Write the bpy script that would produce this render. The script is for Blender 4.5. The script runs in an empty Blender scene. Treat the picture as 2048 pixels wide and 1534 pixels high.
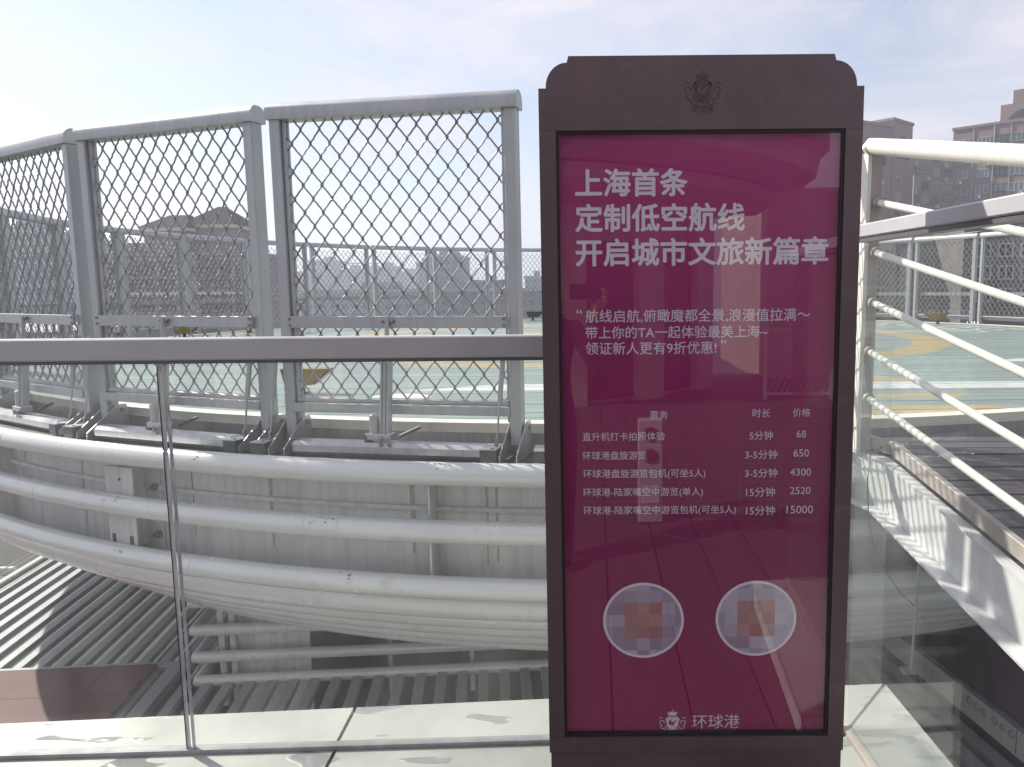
import bpy, bmesh, math, random
from mathutils import Vector, Matrix, Euler
random.seed(7)
SC = bpy.context.scene
COL = SC.collection
R = math.radians
sin, cos, pi = math.sin, math.cos, math.pi

# ------------------------------------------------------------------ camera
FPX, PPX, PPY, EYE = 1540.0, 1194.0, 767.0, 1.6
TH, RO = R(7.03), R(0.5)
vF = Vector((0, cos(TH), -sin(TH)))
vU0 = Vector((0, sin(TH), cos(TH)))
vR0 = Vector((1, 0, 0))
vR = vR0 * cos(RO) - vU0 * sin(RO)
vU = vU0 * cos(RO) + vR0 * sin(RO)
cam_d = bpy.data.cameras.new('camera')
cam = bpy.data.objects.new('camera', cam_d)
COL.objects.link(cam)
cam.matrix_world = Matrix(((vR.x, vU.x, -vF.x, 0), (vR.y, vU.y, -vF.y, 0), (vR.z, vU.z, -vF.z, EYE), (0, 0, 0, 1)))
cam_d.sensor_width = 36
cam_d.lens = 36 * FPX / 2048
cam_d.shift_x = -(PPX - 1024) / 2048
cam_d.clip_start = 0.02
cam_d.clip_end = 6000
SC.camera = cam

# ------------------------------------------------------------------ light
SUN_EL, SUN_AZ = R(39), R(-57)          # azimuth measured from +Y towards +X
world = bpy.data.worlds.new('World')
SC.world = world
world.use_nodes = True
wn, wl_ = world.node_tree.nodes, world.node_tree.links
bg = wn['Background']
sky = wn.new('ShaderNodeTexSky')
sky.sky_type = 'NISHITA'
sky.sun_disc = False
sky.sun_elevation = SUN_EL
sky.sun_rotation = SUN_AZ
sky.air_density = 1.0
sky.dust_density = 0.7
sky.ozone_density = 1.6
bg.inputs['Strength'].default_value = 0.085
tc = wn.new('ShaderNodeTexCoord')
mp = wn.new('ShaderNodeMapping')
mp.inputs['Scale'].default_value = (1.0, 1.0, 3.2)
mp.inputs['Rotation'].default_value = (0.2, 0.1, 0.4)
wl_.new(tc.outputs['Generated'], mp.inputs['Vector'])
cn = wn.new('ShaderNodeTexNoise')
cn.inputs['Scale'].default_value = 2.3
cn.inputs['Detail'].default_value = 9
cn.inputs['Roughness'].default_value = 0.62
cn.inputs['Distortion'].default_value = 0.6
wl_.new(mp.outputs['Vector'], cn.inputs['Vector'])
cr = wn.new('ShaderNodeValToRGB')
cr.color_ramp.elements[0].position = 0.38
cr.color_ramp.elements[0].color = (0.30, 0.30, 0.30, 1)
cr.color_ramp.elements[1].position = 0.60
cr.color_ramp.elements[1].color = (0.95, 0.95, 0.95, 1)
wl_.new(cn.outputs['Fac'], cr.inputs['Fac'])
cm = wn.new('ShaderNodeMix')
cm.data_type = 'RGBA'
cm.inputs['B'].default_value = (6.2, 5.9, 6.45, 1)
wl_.new(cr.outputs['Color'], cm.inputs['Factor'])
wl_.new(sky.outputs['Color'], cm.inputs['A'])
wl_.new(cm.outputs['Result'], bg.inputs['Color'])
sun_d = bpy.data.lights.new('sun', 'SUN')
sun_d.energy = 4.2
sun_d.angle = R(0.6)
sun_d.color = (1.0, 0.945, 0.85)
sun = bpy.data.objects.new('sun', sun_d)
COL.objects.link(sun)
S = Vector((sin(SUN_AZ) * cos(SUN_EL), cos(SUN_AZ) * cos(SUN_EL), sin(SUN_EL)))
sun.rotation_euler = S.to_track_quat('Z', 'Y').to_euler()
sun.location = S * 60
SC.view_settings.view_transform = 'Standard'
SC.view_settings.look = 'None'
SC.view_settings.gamma = 1
SC.view_settings.use_curve_mapping = False
SC.view_settings.exposure = 0.78
SC.render.engine = 'CYCLES'
SC.cycles.max_bounces = 6
SC.cycles.diffuse_bounces = 3
SC.cycles.glossy_bounces = 3
SC.cycles.transparent_max_bounces = 14
SC.cycles.volume_bounces = 0

# ------------------------------------------------------------------ sight lines of the photograph -> points on real planes
def ray(u, v): return vF + vR * ((u - PPX) / FPX) - vU * ((v - PPY) / FPX)
def atZ(u, v, z):
    d = ray(u, v); t = (z - EYE) / d.z; return Vector((d.x * t, d.y * t, z))
def atY(u, v, y):
    d = ray(u, v); t = y / d.y; return Vector((d.x * t, y, EYE + d.z * t))

# ------------------------------------------------------------------ materials
def mat(name, col, rough=0.5, metal=0.0, var=0.12, scale=5.0, streak=0.0, bump=0.0, spec=0.5, rnd=0.0, dirt=None, dirt_amt=0.0, dirt_scale=3.0, coat=0.0, grain=None):
    m = bpy.data.materials.new(name); m.use_nodes = True
    n, l = m.node_tree.nodes, m.node_tree.links
    p = n['Principled BSDF']
    p.inputs['Metallic'].default_value = metal
    p.inputs['Specular IOR Level'].default_value = spec
    p.inputs['Coat Weight'].default_value = coat
    t = n.new('ShaderNodeTexCoord')
    oi = n.new('ShaderNodeObjectInfo')
    ad = n.new('ShaderNodeVectorMath'); ad.operation = 'ADD'
    sc = n.new('ShaderNodeVectorMath'); sc.operation = 'SCALE'
    cb = n.new('ShaderNodeCombineXYZ')
    for i in range(3): l.new(oi.outputs['Random'], cb.inputs[i])
    l.new(cb.outputs[0], sc.inputs[0]); sc.inputs['Scale'].default_value = 37.0
    l.new(t.outputs['Object'], ad.inputs[0]); l.new(sc.outputs[0], ad.inputs[1])
    vec = ad.outputs[0]
    if grain:
        gm = n.new('ShaderNodeMapping'); gm.inputs['Scale'].default_value = grain
        l.new(vec, gm.inputs['Vector']); gv = gm.outputs[0]
    else:
        gv = vec
    n1 = n.new('ShaderNodeTexNoise'); n1.inputs['Scale'].default_value = scale; n1.inputs['Detail'].default_value = 4; n1.inputs['Roughness'].default_value = 0.65
    l.new(gv, n1.inputs['Vector'])
    mr = n.new('ShaderNodeMapRange'); mr.inputs['From Min'].default_value = 0.3; mr.inputs['From Max'].default_value = 0.7
    mr.inputs['To Min'].default_value = 1 - var; mr.inputs['To Max'].default_value = 1 + var
    l.new(n1.outputs['Fac'], mr.inputs['Value'])
    val = mr.outputs[0]
    if streak:
        m2 = n.new('ShaderNodeMapping'); m2.inputs['Scale'].default_value = (9, 9, 0.6)
        l.new(vec, m2.inputs['Vector'])
        n2 = n.new('ShaderNodeTexNoise'); n2.inputs['Scale'].default_value = 2.2; n2.inputs['Detail'].default_value = 3
        l.new(m2.outputs[0], n2.inputs['Vector'])
        r2 = n.new('ShaderNodeMapRange'); r2.inputs['From Min'].default_value = 0.42; r2.inputs['From Max'].default_value = 0.72
        r2.inputs['To Min'].default_value = 1; r2.inputs['To Max'].default_value = 1 - streak
        l.new(n2.outputs['Fac'], r2.inputs['Value'])
        mu = n.new('ShaderNodeMath'); mu.operation = 'MULTIPLY'
        l.new(val, mu.inputs[0]); l.new(r2.outputs[0], mu.inputs[1]); val = mu.outputs[0]
    if rnd:
        r3 = n.new('ShaderNodeMapRange'); r3.inputs['To Min'].default_value = 1 - rnd; r3.inputs['To Max'].default_value = 1 + rnd
        l.new(oi.outputs['Random'], r3.inputs['Value'])
        mu = n.new('ShaderNodeMath'); mu.operation = 'MULTIPLY'
        l.new(val, mu.inputs[0]); l.new(r3.outputs[0], mu.inputs[1]); val = mu.outputs[0]
    cs = n.new('ShaderNodeVectorMath'); cs.operation = 'SCALE'; cs.inputs[0].default_value = col[:3]
    l.new(val, cs.inputs['Scale']); out = cs.outputs[0]
    if dirt:
        n4 = n.new('ShaderNodeTexNoise'); n4.inputs['Scale'].default_value = dirt_scale; n4.inputs['Detail'].default_value = 5; n4.inputs['Roughness'].default_value = 0.7
        l.new(vec, n4.inputs['Vector'])
        r4 = n.new('ShaderNodeMapRange'); r4.inputs['From Min'].default_value = 0.58; r4.inputs['From Max'].default_value = 0.78; r4.inputs['To Max'].default_value = dirt_amt
        l.new(n4.outputs['Fac'], r4.inputs['Value'])
        mx = n.new('ShaderNodeMix'); mx.data_type = 'RGBA'; mx.inputs['B'].default_value = (*dirt, 1)
        l.new(r4.outputs[0], mx.inputs['Factor']); l.new(out, mx.inputs['A']); out = mx.outputs['Result']
    l.new(out, p.inputs['Base Color'])
    rr = n.new('ShaderNodeMapRange'); rr.inputs['To Min'].default_value = max(0.02, rough - 0.12); rr.inputs['To Max'].default_value = min(1, rough + 0.12)
    l.new(n1.outputs['Fac'], rr.inputs['Value']); l.new(rr.outputs[0], p.inputs['Roughness'])
    if bump:
        b = n.new('ShaderNodeBump'); b.inputs['Strength'].default_value = bump; b.inputs['Distance'].default_value = 0.01
        l.new(n1.outputs['Fac'], b.inputs['Height']); l.new(b.outputs[0], p.inputs['Normal'])
    return m

def glass_mat(name, tint=(0.965, 0.985, 0.975), base=0.04, smear=0.0):
    m = bpy.data.materials.new(name); m.use_nodes = True
    n, l = m.node_tree.nodes, m.node_tree.links
    n.remove(n['Principled BSDF'])
    out = n['Material Output']
    g = n.new('ShaderNodeNewGeometry')
    dt = n.new('ShaderNodeVectorMath'); dt.operation = 'DOT_PRODUCT'
    l.new(g.outputs['Incoming'], dt.inputs[0]); l.new(g.outputs['Normal'], dt.inputs[1])
    ab = n.new('ShaderNodeMath'); ab.operation = 'ABSOLUTE'; l.new(dt.outputs['Value'], ab.inputs[0])
    su = n.new('ShaderNodeMath'); su.operation = 'SUBTRACT'; su.inputs[0].default_value = 1; l.new(ab.outputs[0], su.inputs[1])
    po = n.new('ShaderNodeMath'); po.operation = 'POWER'; po.inputs[1].default_value = 5; l.new(su.outputs[0], po.inputs[0])
    ma = n.new('ShaderNodeMath'); ma.operation = 'MULTIPLY_ADD'; ma.inputs[1].default_value = 1 - base; ma.inputs[2].default_value = base
    l.new(po.outputs[0], ma.inputs[0])
    tr = n.new('ShaderNodeBsdfTransparent'); tr.inputs[0].default_value = (*tint, 1)
    gl = n.new('ShaderNodeBsdfGlossy'); gl.inputs['Roughness'].default_value = 0.0
    mx = n.new('ShaderNodeMixShader')
    l.new(ma.outputs[0], mx.inputs[0]); l.new(tr.outputs[0], mx.inputs[1]); l.new(gl.outputs[0], mx.inputs[2])
    last = mx
    if smear:                                   # a thin film of dust on the pane
        t = n.new('ShaderNodeTexCoord')
        mpp = n.new('ShaderNodeMapping'); mpp.inputs['Scale'].default_value = (1, 1, 0.5); l.new(t.outputs['Object'], mpp.inputs[0])
        ns = n.new('ShaderNodeTexNoise'); ns.inputs['Scale'].default_value = 2.5; ns.inputs['Detail'].default_value = 4; ns.inputs['Roughness'].default_value = 0.7
        l.new(mpp.outputs[0], ns.inputs['Vector'])
        rg = n.new('ShaderNodeMapRange'); rg.inputs['From Min'].default_value = 0.35; rg.inputs['From Max'].default_value = 0.75
        rg.inputs['To Min'].default_value = smear * 0.4; rg.inputs['To Max'].default_value = smear * 1.6
        l.new(ns.outputs['Fac'], rg.inputs['Value'])
        df = n.new('ShaderNodeBsdfDiffuse'); df.inputs[0].default_value = (0.8, 0.8, 0.8, 1)
        tl = n.new('ShaderNodeBsdfTranslucent'); tl.inputs[0].default_value = (0.8, 0.8, 0.8, 1)
        m1 = n.new('ShaderNodeMixShader'); m1.inputs[0].default_value = 0.5
        l.new(df.outputs[0], m1.inputs[1]); l.new(tl.outputs[0], m1.inputs[2])
        m2 = n.new('ShaderNodeMixShader'); l.new(rg.outputs[0], m2.inputs[0]); l.new(mx.outputs[0], m2.inputs[1]); l.new(m1.outputs[0], m2.inputs[2])
        last = m2
    l.new(last.outputs[0], out.inputs['Surface'])
    return m

M = {}
M['alu'] = mat('grey_aluminium', (0.43, 0.44, 0.455), 0.42, 0.35, 0.07, 3, streak=0.12, dirt=(0.3, 0.28, 0.27), dirt_amt=0.3)
M['wire'] = mat('mesh_wire', (0.30, 0.295, 0.30), 0.5, 0.2, 0.15, 20)
M['steel'] = mat('brushed_steel', (0.50, 0.50, 0.52), 0.36, 0.7, 0.14, 4, streak=0.15)
M['dark_steel'] = mat('dark_steel', (0.09, 0.088, 0.095), 0.5, 0.5, 0.2, 8)
M['bolt'] = mat('bolt_steel', (0.30, 0.27, 0.26), 0.45, 0.7, 0.25, 30)
M['rust_bolt'] = mat('rusty_bolt', (0.20, 0.14, 0.12), 0.7, 0.3, 0.3, 30)
M['pipe'] = mat('white_pipe_paint', (0.72, 0.725, 0.72), 0.26, 0.10, 0.04, 1.2, dirt=(0.36, 0.31, 0.28), dirt_amt=0.45, dirt_scale=5)
M['girder'] = mat('grey_girder_paint', (0.68, 0.68, 0.675), 0.5, 0.0, 0.1, 2, streak=0.2, dirt=(0.25, 0.22, 0.2), dirt_amt=0.45, dirt_scale=4)
M['bracket'] = mat('galvanised_plate', (0.60, 0.60, 0.58), 0.5, 0.1, 0.12, 4, streak=0.25, dirt=(0.24, 0.17, 0.12), dirt_amt=0.55, dirt_scale=4)
M['fascia'] = mat('rim_fascia', (0.36, 0.35, 0.36), 0.42, 0.4, 0.2, 2.5, streak=0.2, dirt=(0.16, 0.14, 0.13), dirt_amt=0.5)
M['kerb'] = mat('cream_kerb', (0.72, 0.70, 0.62), 0.55, 0, 0.1, 5, dirt=(0.3, 0.27, 0.22), dirt_amt=0.5, dirt_scale=8)
M['rail'] = mat('satin_grey_rail', (0.50, 0.495, 0.515), 0.38, 0.2, 0.06, 6, dirt=(0.3, 0.29, 0.3), dirt_amt=0.25)
M['rail_dark'] = mat('rail_lip', (0.16, 0.15, 0.16), 0.4, 0.4, 0.1, 8)
M['glass'] = glass_mat('railing_glass', smear=0.045)
M['cover'] = glass_mat('sign_cover_glass', (0.97, 0.97, 0.98), base=0.065)
M['edge'] = mat('polished_glass_edge', (0.42, 0.44, 0.45), 0.08, 0.0, 0.3, 9, spec=0.9)
M['edge_dark'] = mat('glass_edge_dark_reflection', (0.05, 0.05, 0.055), 0.25, 0.0, 0.2, 9)  # dark reflected and refracted line at the pane edge, put into the colour
M['bronze'] = mat('bronze_frame', (0.150, 0.108, 0.118), 0.38, 0.5, 0.10, 2.5, streak=0.08, spec=0.5, dirt=(0.24, 0.20, 0.205), dirt_amt=0.5, dirt_scale=9)
M['bronze_in'] = mat('bronze_inner_lip', (0.035, 0.025, 0.028), 0.4, 0.3, 0.1, 20)
M['relief'] = mat('embossed_crest', (0.088, 0.066, 0.070), 0.4, 0.45, 0.05, 30)
M['print'] = mat('pale_print', (0.90, 0.82, 0.89), 0.6, 0, 0.03, 10)
M['print2'] = mat('pale_table_print', (0.86, 0.74, 0.84), 0.6, 0, 0.03, 10)
M['print3'] = mat('faint_line_print', (0.27, 0.085, 0.16), 0.6, 0, 0.05, 10)
M['wood'] = mat('dark_ramp_boards', (0.075, 0.066, 0.066), 0.4, 0.0, 0.55, 3.0, bump=0.5, rnd=0.15, grain=(1.2, 14, 14), dirt=(0.20, 0.19, 0.19), dirt_amt=0.5, dirt_scale=7)
M['white'] = mat('white_gloss_paint', (0.74, 0.725, 0.66), 0.3, 0.0, 0.05, 4, dirt=(0.4, 0.36, 0.3), dirt_amt=0.4, dirt_scale=9)
M['stringer'] = mat('white_stringer_paint', (0.70, 0.70, 0.70), 0.3, 0.0, 0.05, 2, streak=0.1, dirt=(0.42, 0.40, 0.38), dirt_amt=0.4, dirt_scale=3)
M['tan'] = mat('tan_paint_and_post_shade', (0.42, 0.37, 0.34), 0.5, 0.0, 0.12, 4, streak=0.15)  # tan parts, and the railing post's shaded side with shade put into the colour
M['slat'] = mat('pale_louver_slat', (0.43, 0.445, 0.465), 0.5, 0.1, 0.08, 3, streak=0.0, dirt=(0.25, 0.24, 0.25), dirt_amt=0.4, dirt_scale=5)
M['maroon'] = mat('maroon_roof_board', (0.135, 0.052, 0.056), 0.7, 0, 0.2, 6, grain=(0.7, 9, 1), bump=0.2)
M['low_floor'] = mat('dark_lower_floor', (0.03, 0.03, 0.034), 0.8, 0, 0.3, 2)
M['under'] = mat('platform_underside', (0.10, 0.10, 0.105), 0.8, 0, 0.2, 2)
M['dark_glass'] = mat('dark_window_glass', (0.02, 0.022, 0.026), 0.12, 0, 0.2, 2, spec=0.6)
M['dark_roof'] = mat('dark_box_roof', (0.06, 0.065, 0.078), 0.35, 0.2, 0.2, 2)
M['lamp'] = mat('downlight_lens', (0.55, 0.55, 0.55), 0.2, 0.3, 0.1, 9)
M['yellow'] = mat('yellow_lamp_housing', (0.26, 0.18, 0.05), 0.5, 0, 0.12, 7, dirt=(0.15, 0.1, 0.05), dirt_amt=0.4)
M['stone'] = mat('cream_stone', (0.62, 0.53, 0.47), 0.75, 0, 0.14, 2.5, streak=0.12, bump=0.1)
M['tile_floor'] = mat('terrace_boards', (0.075, 0.062, 0.06), 0.6, 0, 0.2, 3, rnd=0.15, grain=(9, 1, 1))
M['cloth'] = mat('dark_clothes', (0.02, 0.02, 0.025), 0.8, 0, 0.2, 9)
M['skin'] = mat('skin', (0.45, 0.28, 0.21), 0.5, 0, 0.06, 8)
M['hair'] = mat('black_hair', (0.012, 0.011, 0.011), 0.5, 0, 0.2, 30)
M['wall_brown'] = mat('brown_tile_facade', (0.25, 0.188, 0.182), 0.7, 0, 0.10, 0.25, streak=0.1)
M['wall_brown2'] = mat('pinkish_facade', (0.23, 0.185, 0.19), 0.7, 0, 0.10, 0.2)
M['roof_dark'] = mat('slate_roof', (0.030, 0.025, 0.034), 0.9, 0, 0.15, 0.5, spec=0.05)
M['win_frame'] = mat('pale_window_frame', (0.42, 0.42, 0.43), 0.5, 0, 0.1, 2, rnd=0.2)
M['win_dark_frame'] = mat('dark_window_frame', (0.08, 0.08, 0.09), 0.5, 0, 0.1, 2)
M['win'] = mat('far_window_pane', (0.12, 0.14, 0.16), 0.25, 0, 0.2, 0.7, rnd=0.55, spec=0.8)
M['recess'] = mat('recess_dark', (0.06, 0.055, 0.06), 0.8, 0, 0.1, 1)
M['ac'] = mat('white_ac_casing', (0.6, 0.6, 0.58), 0.5, 0, 0.1, 2, rnd=0.15)
M['cream_wall'] = mat('cream_rendered_wall', (0.55, 0.52, 0.42), 0.8, 0, 0.12, 0.3, streak=0.15)
M['grey_wall'] = mat('grey_weathered_wall', (0.16, 0.145, 0.14), 0.8, 0, 0.35, 0.35, streak=0.3)
M['ground'] = mat('city_ground', (0.16, 0.16, 0.15), 0.9, 0, 0.3, 0.02)
M['hip_grey'] = mat('grey_city_wall', (0.30, 0.30, 0.31), 0.8, 0, 0.1, 0.1)

def city_mat(name, wall, pane, sx, sz):
    """far facade: rows of windows too far away to pick apart"""
    m = mat(name, wall, 0.7, 0, 0.1, 0.05)
    n, l = m.node_tree.nodes, m.node_tree.links
    p = n['Principled BSDF']
    src = p.inputs['Base Color'].links[0].from_socket
    t = n.new('ShaderNodeTexCoord')
    se = n.new('ShaderNodeSeparateXYZ'); l.new(t.outputs['Object'], se.inputs[0])
    def band(sock, period, lo):
        a = n.new('ShaderNodeMath'); a.operation = 'DIVIDE'; a.inputs[1].default_value = period; l.new(sock, a.inputs[0])
        b = n.new('ShaderNodeMath'); b.operation = 'FRACT'; l.new(a.outputs[0], b.inputs[0])
        c = n.new('ShaderNodeMath'); c.operation = 'GREATER_THAN'; c.inputs[1].default_value = lo; l.new(b.outputs[0], c.inputs[0])
        return c.outputs[0]
    xy = n.new('ShaderNodeMath'); xy.operation = 'ADD'; l.new(se.outputs['X'], xy.inputs[0]); l.new(se.outputs['Y'], xy.inputs[1])
    k = n.new('ShaderNodeMath'); k.operation = 'MULTIPLY'; l.new(band(xy.outputs[0], sx, 0.45), k.inputs[0]); l.new(band(se.outputs['Z'], sz, 0.5), k.inputs[1])
    mx = n.new('ShaderNodeMix'); mx.data_type = 'RGBA'; mx.inputs['B'].default_value = (*pane, 1)
    l.new(k.outputs[0], mx.inputs['Factor']); l.new(src, mx.inputs['A']); l.new(mx.outputs['Result'], p.inputs['Base Color'])
    return m
M['city_a'] = city_mat('far_block_pale', (0.22, 0.22, 0.225), (0.06, 0.07, 0.09), 3.6, 3.0)
M['city_b'] = city_mat('far_block_grey', (0.13, 0.135, 0.15), (0.04, 0.05, 0.07), 3.0, 3.1)
M['city_c'] = city_mat('far_block_brick', (0.18, 0.14, 0.135), (0.05, 0.06, 0.07), 4.2, 3.0)
M['city_glass'] = city_mat('glass_tower_wall', (0.20, 0.26, 0.31), (0.07, 0.11, 0.15), 2.4, 3.4)

# poster print: burgundy to magenta ground
m = bpy.data.materials.new('burgundy_poster'); m.use_nodes = True
n, l = m.node_tree.nodes, m.node_tree.links
p = n['Principled BSDF']
t = n.new('ShaderNodeTexCoord'); se = n.new('ShaderNodeSeparateXYZ'); l.new(t.outputs['Object'], se.inputs[0])
mr = n.new('ShaderNodeMapRange'); mr.inputs['From Min'].default_value = 0.35; mr.inputs['From Max'].default_value = 2.0; l.new(se.outputs['Z'], mr.inputs['Value'])
cr2 = n.new('ShaderNodeValToRGB'); l.new(mr.outputs[0], cr2.inputs['Fac'])
e = cr2.color_ramp.elements
e[0].position = 0; e[0].color = (0.33, 0.008, 0.105, 1)
e[1].position = 1; e[1].color = (0.46, 0.028, 0.195, 1)
x = e.new(0.40); x.color = (0.27, 0.007, 0.098, 1)
x = e.new(0.75); x.color = (0.39, 0.016, 0.150, 1)
nz = n.new('ShaderNodeTexNoise'); nz.inputs['Scale'].default_value = 1.8; nz.inputs['Detail'].default_value = 3; l.new(t.outputs['Object'], nz.inputs['Vector'])
mz = n.new('ShaderNodeMapRange'); mz.inputs['To Min'].default_value = 0.75; mz.inputs['To Max'].default_value = 1.25; l.new(nz.outputs['Fac'], mz.inputs['Value'])
vs = n.new('ShaderNodeVectorMath'); vs.operation = 'SCALE'; l.new(cr2.outputs[0], vs.inputs[0]); l.new(mz.outputs[0], vs.inputs['Scale'])
l.new(vs.outputs[0], p.inputs['Base Color'])
p.inputs['Roughness'].default_value = 0.6
M['poster'] = m

# pale round stickers: blurred into blocks of colour
m = bpy.data.materials.new('blurred_round_print'); m.use_nodes = True
n, l = m.node_tree.nodes, m.node_tree.links
p = n['Principled BSDF']
t = n.new('ShaderNodeTexCoord')
sn = n.new('ShaderNodeVectorMath'); sn.operation = 'SNAP'; sn.inputs[1].default_value = (0.0335, 1, 0.0335)
fl = n.new('ShaderNodeVectorMath'); fl.operation = 'MULTIPLY_ADD'; fl.inputs[1].default_value = (1, 0, 1); fl.inputs[2].default_value = (0.0168, 0.5, 0.0168); l.new(t.outputs['Object'], fl.inputs[0]); l.new(fl.outputs[0], sn.inputs[0])
wnz = n.new('ShaderNodeTexWhiteNoise'); wnz.noise_dimensions = '4D'; l.new(sn.outputs[0], wnz.inputs['Vector'])
oi = n.new('ShaderNodeObjectInfo'); l.new(oi.outputs['Random'], wnz.inputs['W'])
ln = n.new('ShaderNodeVectorMath'); ln.operation = 'LENGTH'; l.new(sn.outputs[0], ln.inputs[0])
lt = n.new('ShaderNodeMath'); lt.operation = 'LESS_THAN'; lt.inputs[1].default_value = 0.050; l.new(ln.outputs['Value'], lt.inputs[0])
ca = n.new('ShaderNodeValToRGB'); l.new(wnz.outputs['Value'], ca.inputs['Fac'])
ca.color_ramp.elements[0].color = (0.36, 0.25, 0.36, 1); ca.color_ramp.elements[1].color = (0.60, 0.54, 0.64, 1)
cbm = n.new('ShaderNodeValToRGB'); l.new(wnz.outputs['Value'], cbm.inputs['Fac'])
cbm.color_ramp.elements[0].color = (0.42, 0.18, 0.18, 1); cbm.color_ramp.elements[1].color = (0.55, 0.30, 0.28, 1)
mx = n.new('ShaderNodeMix'); mx.data_type = 'RGBA'
l.new(lt.outputs[0], mx.inputs['Factor']); l.new(ca.outputs[0], mx.inputs['A']); l.new(cbm.outputs[0], mx.inputs['B'])
l.new(mx.outputs['Result'], p.inputs['Base Color']); p.inputs['Roughness'].default_value = 0.6
M['sticker'] = m

# ------------------------------------------------------------------ helipad deck paint (flat print on the boards)
PCX, PCY, PR, PZ = 0.404, 13.408, 8.6, 0.75
m = mat('green_deck_boards', (0.24, 0.30, 0.275), 0.34, 0, 0.14, 1.6, rnd=0.07, grain=(0.5, 5, 1), dirt=(0.13, 0.15, 0.145), dirt_amt=0.7, dirt_scale=1.1)
n, l = m.node_tree.nodes, m.node_tree.links
p = n['Principled BSDF']
src = p.inputs['Base Color'].links[0].from_socket
ge = n.new('ShaderNodeNewGeometry'); se = n.new('ShaderNodeSeparateXYZ'); l.new(ge.outputs['Position'], se.inputs[0])
def mth(op, a, b=None, c=None):
    q = n.new('ShaderNodeMath'); q.operation = op
    for i, v in enumerate((a, b, c)):
        if v is None: continue
        if isinstance(v, (int, float)): q.inputs[i].default_value = v
        else: l.new(v, q.inputs[i])
    return q.outputs[0]
dx, dy = mth('SUBTRACT', se.outputs['X'], PCX), mth('SUBTRACT', se.outputs['Y'], PCY)
rad = mth('SQRT', mth('ADD', mth('MULTIPLY', dx, dx), mth('MULTIPLY', dy, dy)))
def between(s, a, b): return mth('MULTIPLY', mth('GREATER_THAN', s, a), mth('LESS_THAN', s, b))
def quad(x0, x1, y0, y1, slant=0.0, tilt=0.0):
    ys = mth('SUBTRACT', se.outputs['Y'], mth('MULTIPLY', se.outputs['X'], tilt))
    xs = mth('SUBTRACT', se.outputs['X'], mth('MULTIPLY', mth('SUBTRACT', ys, y0), slant))
    return mth('MULTIPLY', between(xs, x0, x1), between(ys, y0, y1))
def union(*s):
    a = s[0]
    for b in s[1:]: a = mth('MAXIMUM', a, b)
    return a
yel = union(between(rad, 4.72, 5.25),
            quad(0.3, 2.98, 6.83, 7.37, -0.55), quad(0.2, 2.72, 5.82, 6.10, 1.0), quad(0.1, 2.99, 4.93, 5.45, -0.35),
            between(rad, 8.50, 8.545),
            quad(-0.35, 0.35, 12.0, 15.0), quad(-1.6, -1.1, 11.6, 15.4), quad(1.9, 2.4, 11.6, 15.4))
whi = union(quad(-1.7, 6.5, 6.45, 6.88, 2.0, -0.02), mth('MULTIPLY', between(rad, 7.9, 8.02), mth('GREATER_THAN', dy, 1.0)),
            quad(4.4, 8.2, 8.6, 8.95, 1.4))
def paint(mask, col, src):
    mx = n.new('ShaderNodeMix'); mx.data_type = 'RGBA'; mx.inputs['B'].default_value = (*col, 1)
    wv = n.new('ShaderNodeTexNoise'); wv.inputs['Scale'].default_value = 5; wv.inputs['Detail'].default_value = 8; l.new(ge.outputs['Position'], wv.inputs['Vector'])
    wr = n.new('ShaderNodeMapRange'); wr.inputs['From Min'].default_value = 0.35; wr.inputs['From Max'].default_value = 0.5; wr.inputs['To Min'].default_value = 0.55; wr.inputs['To Max'].default_value = 0.95
    l.new(wv.outputs['Fac'], wr.inputs['Value'])
    l.new(mth('MULTIPLY', mask, wr.outputs[0]), mx.inputs['Factor']); l.new(src, mx.inputs['A'])
    return mx.outputs['Result']
out = paint(yel, (0.46, 0.34, 0.14), src)
out = paint(whi, (0.66, 0.67, 0.66), out)
l.new(out, p.inputs['Base Color'])
M['deck'] = m

# curb sheet: brushed metal with standing water
m = mat('curb_sheet_metal', (0.46, 0.46, 0.425), 0.40, 0.25, 0.10, 3, dirt=(0.40, 0.38, 0.34), dirt_amt=0.5, dirt_scale=5)
n, l = m.node_tree.nodes, m.node_tree.links
p = n['Principled BSDF']
t = n.new('ShaderNodeTexCoord'); nz = n.new('ShaderNodeTexNoise'); nz.inputs['Scale'].default_value = 7; nz.inputs['Detail'].default_value = 2.5; nz.inputs['Distortion'].default_value = 0.5
mpp = n.new('ShaderNodeMapping'); mpp.inputs['Scale'].default_value = (0.45, 1.3, 1); l.new(t.outputs['Object'], mpp.inputs[0]); l.new(mpp.outputs[0], nz.inputs['Vector'])
r1 = n.new('ShaderNodeMapRange'); r1.inputs['From Min'].default_value = 0.60; r1.inputs['From Max'].default_value = 0.615; l.new(nz.outputs['Fac'], r1.inputs['Value'])
old = p.inputs['Roughness'].links[0].from_socket
mx = n.new('ShaderNodeMix'); l.new(r1.outputs[0], mx.inputs['Factor']); l.new(old, mx.inputs['A']); mx.inputs['B'].default_value = 0.03
l.new(mx.outputs['Result'], p.inputs['Roughness'])
osrc = p.inputs['Base Color'].links[0].from_socket
mc = n.new('ShaderNodeMix'); mc.data_type = 'RGBA'; l.new(r1.outputs[0], mc.inputs['Factor']); l.new(osrc, mc.inputs['A']); mc.inputs['B'].default_value = (0.36, 0.37, 0.355, 1)
l.new(mc.outputs['Result'], p.inputs['Base Color'])
r2 = n.new('ShaderNodeMapRange'); r2.inputs['From Min'].default_value = 0.59; r2.inputs['From Max'].default_value = 0.63; l.new(nz.outputs['Fac'], r2.inputs['Value'])
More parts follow.
